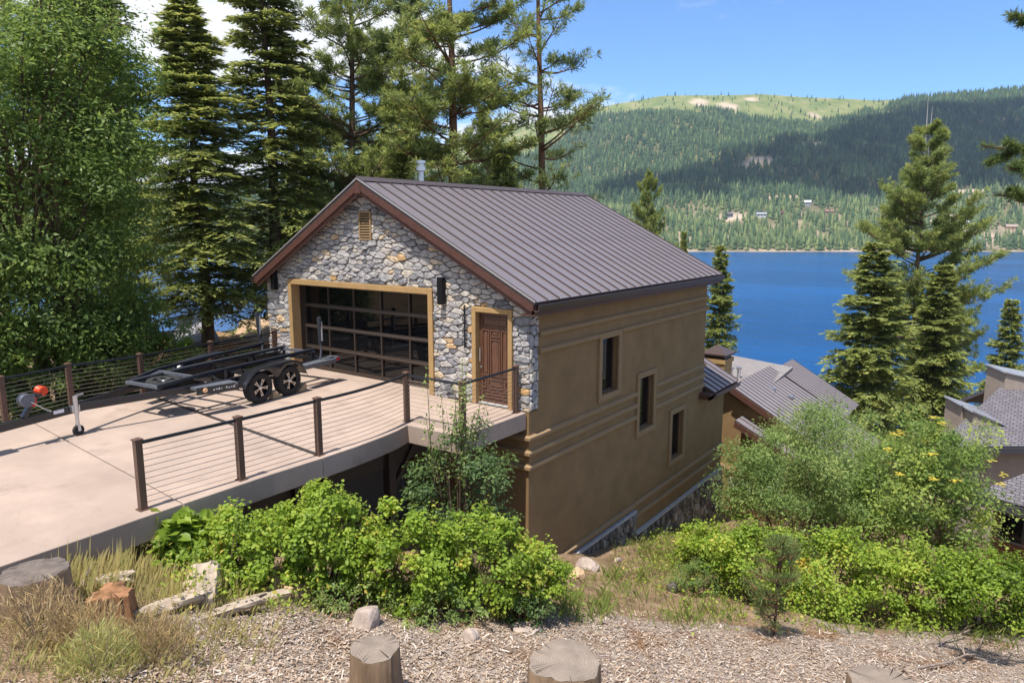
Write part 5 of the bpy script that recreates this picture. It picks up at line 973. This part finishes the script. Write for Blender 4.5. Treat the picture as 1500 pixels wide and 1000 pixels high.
# near pine whose branches reach into the right edge
b_ = atd(1640, 500, 9.0); m = MB(); gz = ground_z(b_[0], b_[1]); m.tube([(b_[0], b_[1], gz-.2), (b_[0], b_[1], 9.0)], [.2, .12], 12)
PT = empty('pine_tree', (b_[0], b_[1], gz), 0, 'near pine beyond the right edge, its needled branches reaching into view', 'tree'); rg = np.random.default_rng(12); PP, DD, TT = [], [], []
for (tx, ty, dpt, side) in ((1437, 212, 9.0, 1), (1462, 285, 9.2, 1), (1478, 20, 9.0, 1), (1476, 245, 8.7, .6)):
    e = atd(tx, ty, dpt); s0 = np.array([b_[0], b_[1], e[2]+rg.uniform(-.1, .25)]); S = np.linspace(0, 1, 14); pts = [s0+(e-s0)*s+np.array([0, 0, -.12*math.sin(s*3.1)]) for s in S]; m.tube(pts, [.03*(1-.8*s)+.004 for s in S], 6)
    tw = [(pts, .35)]
    for s in (.45, .6, .72, .84):
        o_ = pts[int(s*13)]; d_ = unit((e-s0)*.55+rg.normal(0, .5, 3)*np.linalg.norm(e-s0)*.35); q = [o_, o_+d_*.16, o_+d_*.34+[0, 0, .03]]; m.tube(q, [.008, .006, .004], 4); tw.append((q, 0.0))
    for q, lo in tw:
        q = np.array(q); nn_ = int(520*(1-lo)); s = rg.uniform(lo, 1, nn_)*(len(q)-1); i0 = np.minimum(s.astype(int), len(q)-2); P_ = q[i0]+(q[i0+1]-q[i0])*(s-i0)[:, None]; ax = unit(q[i0+1]-q[i0]); PP.append(P_); DD.append(ax*.8+unit(rg.normal(0, 1, P_.shape))); TT.append(rg.normal(.38, .12, nn_))
PP, DD, TT = np.concatenate(PP), np.concatenate(DD), np.clip(np.concatenate(TT), 0, 1); V, F, T = leaves(PP, DD, rg.normal(0, 1, PP.shape), rg.uniform(.08, .13, len(PP)), .011, TT, fold=0); link('needles', np_mesh('needles', V-np.array([b_[0], b_[1], gz]), F, T), pinem, PT); m.build('trunk', bark, PT, smooth=True)
# saplings
SAP = meshes(pine_crown(2.0, .5, .10, 15, 34, 5, 26, .13, .010, tb_=.45), pinem, barkr)
for px, py, tp, lab in ((1133, 932, 785, 'slender pine sapling at the edge of the wood chips on the right bank'), (728, 905, 790, 'little pine sapling in front of the bright shrubs')):
    p = onground(px, py); h = height_to(p, tp); plant('pine_sapling', lab, 'sapling', p, SAP[0], SAP[1], None, None, (h/2.0,)*3, px*.1, 'pine saplings')

# ================================================================== FOREGROUND
ringm = bpy.data.materials.new('cut_wood_rings'); ringm.use_nodes = True; t = ringm.node_tree; b = t.nodes['Principled BSDF']; b.inputs['Roughness'].default_value = .9; b.inputs['Specular IOR Level'].default_value = .1
tcn = t.nodes.new('ShaderNodeTexCoord'); wv = t.nodes.new('ShaderNodeTexWave'); wv.wave_type = 'RINGS'; wv.rings_direction = 'Z'; wv.inputs['Scale'].default_value = 14; wv.inputs['Distortion'].default_value = 7.0; wv.inputs['Detail'].default_value = 4; wv.inputs['Detail Scale'].default_value = 1.2; t.links.new(tcn.outputs['Object'], wv.inputs['Vector'])
nz = t.nodes.new('ShaderNodeTexNoise'); nz.inputs['Scale'].default_value = 5; nz.inputs['Detail'].default_value = 8; t.links.new(tcn.outputs['Object'], nz.inputs['Vector'])
rp = t.nodes.new('ShaderNodeValToRGB'); rp.color_ramp.elements[0].color = (0.085, 0.066, 0.054, 1); rp.color_ramp.elements[1].color = (0.30, 0.245, 0.20, 1); ad = t.nodes.new('ShaderNodeMath'); ad.operation = 'MULTIPLY_ADD'; ad.inputs[1].default_value = .22; t.links.new(wv.outputs['Fac'], ad.inputs[0]); t.links.new(nz.outputs['Fac'], ad.inputs[2]); t.links.new(ad.outputs[0], rp.inputs[0]); t.links.new(rp.outputs[0], b.inputs['Base Color'])
bn = t.nodes.new('ShaderNodeBump'); bn.inputs['Strength'].default_value = .5; bn.inputs['Distance'].default_value = .02; t.links.new(ad.outputs[0], bn.inputs['Height']); t.links.new(bn.outputs[0], b.inputs['Normal'])
stb = mat('stump_weathered', (0.21, 0.145, 0.095), 0.95, spec=.1, noise=5, amount=.5, bump=1.0, bscale=16, stretch=(1, 1, .16), dirt=(2.2, .57, (0.50, 0.30, 0.13), .8)); rotm = mat('rotten_wood_red', (0.24, 0.125, 0.065), .95, spec=.05, noise=9, amount=.6, bump=1.0, bscale=20, stretch=(1, 1, .3)); dark = mat('crack_dark', (0.03, 0.022, 0.016), 1.0)
logm = mat('weathered_log', (0.36, 0.29, 0.225), .95, spec=.1, noise=5, amount=.5, bump=1.0, bscale=14, stretch=(.2, 1, 1)); tanw = mat('split_wood_tan', (0.50, 0.34, 0.20), .9, noise=6, amount=.35, bump=.8, bscale=18, stretch=(.3, 1, 1))
rockm = mat('field_rock', (0.36, 0.29, 0.25), .95, spec=.15, noise=4, amount=.35, bump=.8, bscale=12)
def stump(label, px, py, r, h, seed, body=None, tilt=(0, 0), rough=.05, topmat=None, z=None):
    rg = np.random.default_rng(seed); top = onz(px, py, z) if z is not None else onground(px, py); gz = float(ground_z(top[0], top[1]))
    base = np.array([top[0], top[1], gz]); h = (top[2]-gz) if z is not None else h; n = 40; ph = rg.uniform(0, 6, 5); V = []
    def rad(a, k): return r*(1+k*.13)*(1+rough*math.sin(3*a+ph[0])+rough*.7*math.sin(7*a+ph[1])+rough*.45*math.sin(17*a+ph[2])+rough*.3*math.sin(29*a+ph[3]))
    lv = [(-.25, 1.6), (0.0, 1.25), (.2*h, .6), (.6*h, .2), (h-.02, .02), (h, -.12)]
    for zz, k in lv:
        for i in range(n): a = 2*math.pi*i/n; V.append((rad(a, k)*math.cos(a)+tilt[0]*zz, rad(a, k)*math.sin(a)+tilt[1]*zz, zz+(.025*math.sin(2*a+ph[4])*h if zz > h*.9 else 0)))
    m = MB(); m.add(V, [(j*n+i, j*n+(i+1) % n, (j+1)*n+(i+1) % n, (j+1)*n+i) for j in range(len(lv)-1) for i in range(n)]); S = empty('tree_stump', base, 0, label, 'stump', 'cut stumps in the foreground'); m.build('bark', body or stb, S, world=False, smooth=True)
    m = MB(); rim = V[-n:]; rings = []
    for f in (1.0, .66, .33): rings += [(x*f, y*f, zz+.002+(1-f)*.012+rg.normal(0, .003)) for x, y, zz in rim]
    m.add(rings+[(0, 0, h+.012)], [(j*n+i, j*n+(i+1) % n, (j+1)*n+(i+1) % n, (j+1)*n+i) for j in range(2) for i in range(n)]+[(2*n+i, 2*n+(i+1) % n, 3*n) for i in range(n)]); m.build('cut_face', topmat or ringm, S, world=False, smooth=True)
    m = MB()
    for i in range(6):
        a = rg.uniform(0, 6.28); r0, r1 = rg.uniform(.15, .6)*r, 1.0*r; w_ = rg.uniform(.003, .007); c, s = math.cos(a), math.sin(a); zz = h+.018; m.add([(r0*c, r0*s, zz), (r1*c-w_*s, r1*s+w_*c, zz+.004), (r1*c+w_*s, r1*s-w_*c, zz+.004)], [(0, 1, 2)])
    m.build('crack', dark, S, world=False); return S
stump('grey weathered stump at the left edge beside the slab', 48, 836, .315, .4, 1, z=.22, topmat=mat('old_grey_cut', (0.13, 0.105, 0.09), .95, noise=7, amount=.4, bump=.6, bscale=25)); stump('pale cut stump in the lower middle, half shaved', 550, 948, .245, .6, 2, z=-.38); stump('broad cracked stump right of the lower middle', 827, 968, .345, .6, 3, z=-.40); stump('stump barely rising over the bottom edge at the right', 1296, 1003, .40, .5, 4, z=-1.55)
stump('crumbling reddish rotten stump among dry weeds', 165, 905, .20, .30, 5, rotm, rough=.16, topmat=rotm)
def rock(label, px, py, s, seed, m_=None, name='rock', cat='rock', group='rocks on the wood chips'):
    rg = np.random.default_rng(seed); p = onground(px, py); bm_ = bmesh.new(); bmesh.ops.create_icosphere(bm_, subdivisions=3, radius=1); k = rg.normal(0, 1, (7, 3)); ph = rg.uniform(0, 6, 7)
    for v in bm_.verts:
        c = np.array(v.co); d = 1+sum(.09*math.sin(2.2*(c@k[i])+ph[i]) for i in range(7)); c = c*d
        for i in range(4): nn_ = k[i]/np.linalg.norm(k[i]); e = c@nn_; c = c-nn_*max(0, e-.72)*.85
        v.co = c*np.array(s)
    me_ = bpy.data.meshes.new(name); bm_.to_mesh(me_); bm_.free(); o = link(name, me_, m_ or rockm, None, p+np.array([0, 0, s[2]*.25])); o.rotation_euler = (0, 0, rg.uniform(0, 6)); return tag(o, label, cat, group)
rock('pinkish boulder behind the pale cut stump', 535, 915, (.26, .2, .2), 1); rock('small brown rock in the middle of the wood chips', 688, 936, (.15, .11, .10), 2); rock('dark angular stone on the grassy bank', 985, 866, (.17, .12, .15), 3, mat('dark_rock', (0.10, 0.085, 0.08), .95, noise=6, amount=.4, bump=.8, bscale=14)); rock('flat pale rock sunk in the chips left of the broad stump', 765, 922, (.22, .16, .07), 4)
rock('pale rock below the stone base of the garage', 862, 832, (.26, .18, .16), 5, rockm); rock('tan rock in front of the pale rock by the garage base', 846, 846, (.22, .18, .16), 6, tanw); rock('white stone in the grass below the deck slab', 104, 806, (.12, .08, .09), 7, capst); rock('small stone on the bank below the rubble wall', 905, 822, (.14, .1, .09), 8)
def log(label, px, py, ln, r, yaw, seed, m_=None, pitch=0.0, name='log'):
    rg = np.random.default_rng(seed); p = onground(px, py); n = 12; xs = np.linspace(-ln/2, ln/2, 9); V = []
    ph = rg.uniform(0, 6, 4)
    for i, x in enumerate(xs):
        for k in range(n): a = 2*math.pi*k/n; rr = r*(1+.16*math.sin(2*a+ph[0])+.12*math.sin(5*a+ph[1]+x*3)+rg.normal(0, .05))*(1-.25*abs(x/ln)); V.append((x+rg.normal(0, .012)+(rg.normal(0, .05) if i in (0, 8) else 0), rr*math.cos(a), rr*.85*math.sin(a)))
    m = MB(); m.add(V, [(j*n+i, j*n+(i+1) % n, (j+1)*n+(i+1) % n, (j+1)*n+i) for j in range(8) for i in range(n)]+[tuple(range(n-1, -1, -1)), tuple(range(8*n, 9*n))]); o = m.build(name, m_ or logm, None); o.location = tuple(p+np.array([0, 0, r*.6])); o.rotation_euler = (0, pitch, yaw); return tag(o, label, 'log', 'old wood on the chips')
log('grey split log lying left of the wood pile', 250, 893, .75, .11, -.2, 1); log('jagged weathered chunk of wood leaning up in the pile', 296, 872, .66, .19, .9, 2, pitch=-.25); log('tan split block at the right end of the wood pile', 425, 872, .62, .15, -.9, 3, tanw, .35); log('pale flat log in the dry grass beside the rotten stump', 150, 860, .6, .09, -.35, 4); log('thin greyed log behind the tan block', 372, 884, .8, .08, -.5, 5); log('broken slab of wood lying flat under the pile', 330, 900, .9, .08, -.25, 6); log('yellow bark slab at the left edge', 8, 912, .7, .09, .2, 7, tanw)
stk = mat('dead_stick', (0.24, 0.19, 0.155), .95, noise=10, amount=.3)
def stick(label, pts, r, seed):
    rg = np.random.default_rng(seed); P = [onground(x, y)+np.array([0, 0, .04+z]) for x, y, z in pts]; m = MB(); m.tube(P, [r*(1-.7*i/(len(P)-1)) for i in range(len(P))], 6)
    for i in range(4):
        k = rg.integers(1, len(P)); d = rg.normal(0, .22, 3); d[2] = abs(d[2])*.5; m.tube([P[k-1]*.5+P[k]*.5, P[k-1]*.5+P[k]*.5+d*.6, P[k-1]*.5+P[k]*.5+d], [r*.5, r*.4, r*.15], 5)
    b_ = P[0]; o = m.build('dead_branch', stk, None); return tag(o, label, 'branch', 'dead branches on the ground')
stick('pale forked branch lying on bare soil at the lower right', [(1340, 982, 0), (1390, 975, .03), (1432, 958, .08), (1440, 942, .12)], .022, 1); stick('dark branch along the foot of the right bank', [(1368, 950, 0), (1395, 940, .06), (1420, 932, .1)], .03, 2); stick('thin branch near the lower right corner', [(1430, 940, .05), (1465, 950, .04), (1498, 968, .0)], .018, 3); stick('twig lying by the forked branch', [(1368, 955, .0), (1395, 970, .02), (1430, 992, .0)], .012, 4)
stick('grey dead branch sticking out of the bright shrubs near the garage corner', [(782, 880, 0), (800, 872, .12), (822, 862, .2)], .014, 5); stick('dead stick slanting through the middle bright shrub', [(590, 895, 0), (605, 880, .25), (618, 866, .55)], .012, 6); stick('long straw coloured stick leaning by the rotten stump', [(90, 912, .0), (110, 890, .1), (140, 850, .2)], .012, 7); stick('bare stick among the right bank shrubs', [(1255, 905, .15), (1270, 895, .3), (1290, 880, .45)], .01, 8)
# chips, grass: uncountable
def scatter(px0, px1, py0, py1, n, seed, keep=None):
    rg = np.random.default_rng(seed); X_ = rg.uniform(px0, px1, n); Y_ = rg.uniform(py0, py1, n)
    if keep is not None: k = keep(X_, Y_, rg); X_, Y_ = X_[k], Y_[k]
    d = FW[None]+RT[None]*((X_-750)/FPX)[:, None]-UP[None]*((Y_-500)/FPX)[:, None]; t = np.full(len(X_), 8.0)
    for _ in range(40): p = CAM+d*t[:, None]; t = t*.5+.5*(ground_z(p[:, 0], p[:, 1])-CAM[2])/d[:, 2]
    return CAM+d*t[:, None], X_, Y_
def chip_edge(X_, Y_, rg): return Y_ > np.interp(X_, [-60, 100, 250, 330, 450, 560, 700, 830, 920, 1080, 1200, 1500], [1020, 1000, 955, 912, 893, 890, 907, 907, 897, 927, 928, 948])+rg.normal(0, 7, len(X_))
P, _, _ = scatter(-60, 1560, 880, 1040, 34000, 3, chip_edge); rg = np.random.default_rng(8); n = len(P); a = rg.uniform(0, 6.28, n); D = np.stack([np.cos(a), np.sin(a), rg.normal(0, .28, n)], 1); Nn = unit(rg.normal(0, .3, (n, 3))+[0, 0, 1]); Lc = np.where(rg.uniform(0, 1, n) < .07, rg.uniform(.08, .15, n), rg.uniform(.012, .06, n)); Wc = rg.uniform(.008, .022, n)
D = unit(D); S = unit(np.cross(D, Nn)); P = P+np.array([0, 0, .012])+rg.uniform(0, .015, (n, 1))*np.array([0, 0, 1.])
V = np.stack([P-D*Lc[:, None]/2-S*Wc[:, None]/2, P+D*Lc[:, None]/2-S*Wc[:, None]*.35, P+D*Lc[:, None]*.55+S*Wc[:, None]*.4, P-D*Lc[:, None]*.5+S*Wc[:, None]/2], 1).reshape(-1, 3); bI = np.arange(n)*4
chm = mat('wood_chip', (.5, .4, .33), .9, spec=.15, tintcols=[(0.0, (0.10, 0.07, 0.055)), (1.0, (0.54, 0.47, 0.41)), (0.3, (0.22, 0.15, 0.10)), (0.55, (0.36, 0.275, 0.205)), (0.8, (0.42, 0.345, 0.285))])
tag(link('wood_chips', np_mesh('wood_chips', V, np.stack([bI, bI+1, bI+2, bI+3], 1), np.repeat(np.clip(rg.normal(.52, .24, n), 0, 1), 4)), chm), 'pale wood chip mulch spread over the foreground', 'wood chips', kind='stuff')
def blades(P, h, wd, lean, tint, seed):
    rg = np.random.default_rng(seed); n = len(P); a = rg.uniform(0, 6.28, n); d = np.stack([np.cos(a), np.sin(a), 0*a], 1); s = np.stack([-np.sin(a), np.cos(a), 0*a], 1); ln = rg.uniform(.2, 1, n)[:, None]*lean; h = h[:, None]; V = np.stack([P-s*wd, P+s*wd, P+d*h*ln*.35+s*wd*.7+[0, 0, 1]*h*.6, P+d*h*ln+[0, 0, 1]*h], 1); b = np.arange(n)*4
    return V.reshape(-1, 3), np.stack([b, b+1, b+2, b+3], 1), np.repeat(tint, 4)
def patchy(cs): return lambda X_, Y_, rg: np.max([np.exp(-((X_-c[0])/c[2])**2-((Y_-c[1])/c[3])**2)*c[4] for c in cs], 0) > rg.uniform(0, 1, len(X_))
geo = []
P, _, _ = scatter(20, 420, 770, 900, 16000, 4, patchy([(190, 830, 90, 30, 1), (300, 850, 70, 26, 1), (120, 850, 60, 30, .7), (60, 800, 50, 14, .8), (235, 800, 60, 22, .9), (260, 880, 60, 14, .5)])); rg = np.random.default_rng(1); geo.append(blades(P, rg.uniform(.08, .30, len(P))*np.where(rg.uniform(0, 1, len(P)) < .06, 1.8, 1), .003, .45, np.clip(rg.normal(.93, .12, len(P)), 0, 1), 1))
P, _, _ = scatter(820, 1090, 770, 925, 20000, 5, patchy([(900, 845, 16, 8, 1), (960, 800, 40, 14, .8), (885, 890, 10, 14, 1), (940, 850, 12, 8, 1), (830, 890, 30, 16, .6), (1040, 900, 60, 16, .35), (1000, 820, 60, 22, .9), (960, 790, 50, 20, .6), (925, 860, 60, 30, .25), (860, 900, 40, 14, .3), (1010, 905, 40, 14, .4)])); geo.append(blades(P, rg.uniform(.06, .26, len(P)), .004, .8, np.clip(rg.normal(.42, .22, len(P)), 0, 1), 2))
P, _, _ = scatter(1180, 1500, 890, 960, 3000, 6, patchy([(1335, 915, 22, 16, 1), (1440, 935, 50, 12, .6), (1480, 985, 25, 25, .8), (1240, 925, 60, 6, .4)])); geo.append(blades(P, rg.uniform(.1, .3, len(P)), .004, .8, np.clip(rg.normal(.35, .18, len(P)), 0, 1), 3))
P, _, _ = scatter(330, 860, 880, 925, 2500, 7, patchy([(400, 890, 60, 8, .6), (560, 900, 80, 7, .5), (745, 985, 14, 18, .8), (700, 908, 80, 6, .5)])); geo.append(blades(P, rg.uniform(.05, .2, len(P)), .0035, .8, np.clip(rg.normal(.6, .2, len(P)), 0, 1), 4))
P, _, _ = scatter(-40, 420, 845, 1010, 15000, 9, patchy([(60, 880, 120, 40, .8), (200, 940, 110, 40, .7), (300, 880, 90, 25, .7), (120, 960, 90, 30, .6), (330, 930, 60, 25, .5)])); geo.append(blades(P, rg.uniform(.04, .17, len(P)), .003, .9, np.clip(rg.normal(.88, .12, len(P)), 0, 1), 5))
V, F, T = cat_geo(geo); tag(link('grass', np_mesh('grass', V, F, T), grassm), 'dry and green grass tufts along the edge of the chips', 'grass', kind='stuff')
# dry weeds at the lower left
for i, (px, py, wp, tp, lab, tb_) in enumerate(((60, 935, 120, 850, 'dry tan weed clump under the left stump', .45), (130, 950, 110, 880, 'dry straw weed clump beside the gravel', .55), (145, 985, 110, 915, 'greenish dry weed clump nearest the gravel', .75), (225, 960, 110, 900, 'brown dry weed clump below the rotten stump', .35), (20, 905, 70, 850, 'rust coloured dry weed at the left edge', .25), (215, 820, 120, 755, 'dry seed stalks against the deck slab', .8))):
    p = onground(px, py); dep = (p-CAM)@FW; wd = wp*dep/FPX; h = height_to(p, tp); rg = np.random.default_rng(90+i); n = 1500; a = rg.uniform(0, 6.28, n); r = wd*.5*rg.uniform(0, 1, n)**.6; zz = h*rg.uniform(.02, 1, n)*np.sqrt(np.clip(1-(r/wd/.55)**2, .1, 1)); Pq = np.stack([r*np.cos(a), r*np.sin(a), zz], 1); D = unit(np.stack([np.cos(a)*.5, np.sin(a)*.5, np.ones(n)], 1)+rg.normal(0, .45, (n, 3)))
    V, F, T = leaves(Pq-D*.05, D, rg.normal(0, 1, (n, 3)), rg.uniform(.06, .16, n), .007, np.clip(rg.normal(tb_, .18, n), 0, 1), fold=0); st = MB()
    for k in range(14): e = Pq[rg.integers(0, n)]; st.tube([(e[0]*.2, e[1]*.2, -.05), (e[0]*.7, e[1]*.7, e[2]*.6), tuple(e)], [.005, .004, .002], 4)
    plant('dry_weed', lab, 'weed', p, (V, F, T), st, drym if i not in (2,) else grassm, stk, 1.0, 0, 'dry weeds at the lower left', ('foliage', 'stems'))

# low leafy undergrowth knitting the shrubs together
geo = []
for k, (a0, a1, b0, b1, n, cs, lm_t, hmax) in enumerate(((240, 860, 820, 915, 9000, [(330, 865, 90, 26, 1), (470, 880, 110, 20, 1), (620, 885, 120, 20, 1), (760, 890, 70, 18, 1)], .62, .45), (900, 1520, 720, 935, 30000, [(1000, 800, 55, 50, 1), (960, 830, 40, 25, .8), (1060, 770, 50, 40, 1), (1020, 850, 60, 25, 1), (1090, 850, 90, 40, 1), (1230, 895, 110, 26, 1), (1380, 905, 120, 22, 1), (1480, 915, 60, 20, 1), (970, 770, 30, 16, .6)], .60, .40))):
    P, _, _ = scatter(a0, a1, b0, b1, n, 20+k, patchy(cs)); rg = np.random.default_rng(30+k); n = len(P); P = P+np.stack([rg.normal(0, .05, n), rg.normal(0, .05, n), rg.uniform(.02, 1, n)**1.6*hmax], 1); f = rg.uniform(.5, 1.2, n)
    geo.append(leaves(P, rg.normal(0, 1, (n, 3))+[0, 0, .2], unit(rg.normal(0, .55, (n, 3))+[0, 0, .9]), .065*f, .042*f, np.clip(rg.normal(lm_t, .2, n), 0, 1)))
V, F, T = cat_geo(geo); tag(link('undergrowth', np_mesh('undergrowth', V, F, T), bushm), 'low lime green undergrowth spreading between the shrubs', 'undergrowth', kind='stuff')

# fallen needles and twigs
lit = mat('needle_litter', (.2, .12, .07), .95, spec=.1, tintcols=[(0.0, (0.05, 0.032, 0.022)), (1.0, (0.33, 0.19, 0.10)), (0.5, (0.17, 0.10, 0.06))])
P, _, _ = scatter(-60, 1560, 850, 1040, 14000, 41, patchy([(480, 900, 120, 22, .8), (1150, 945, 260, 28, .7), (1420, 960, 120, 40, .9), (900, 905, 120, 20, .7), (700, 960, 900, 70, .22), (150, 960, 160, 60, .6)])); rg = np.random.default_rng(42)
Q = np.column_stack([rg.uniform(-12, -.4, 700), rg.uniform(1.35, 7.4, 700), np.full(700, .004)]); P = np.concatenate([P+[0, 0, .03], Q]); n = len(P); a = rg.uniform(0, 6.28, n); D = np.stack([np.cos(a), np.sin(a), np.where(P[:, 2] > .0035, 0, rg.normal(0, .15, n))], 1); L_ = np.where(np.arange(n) >= n-700, rg.uniform(.015, .05, n), np.where(rg.uniform(0, 1, n) < .04, rg.uniform(.15, .35, n), rg.uniform(.03, .11, n)))
V, F, T = leaves(P, D, np.tile([0, 0, 1.], (n, 1)), L_, np.maximum(.004, L_*.045), np.clip(rg.normal(.45, .28, n), 0, 1), fold=0); tag(link('needle_litter', np_mesh('needle_litter', V, F, T), lit), 'fallen brown needles and twigs strewn over chips and deck', 'litter', kind='stuff')
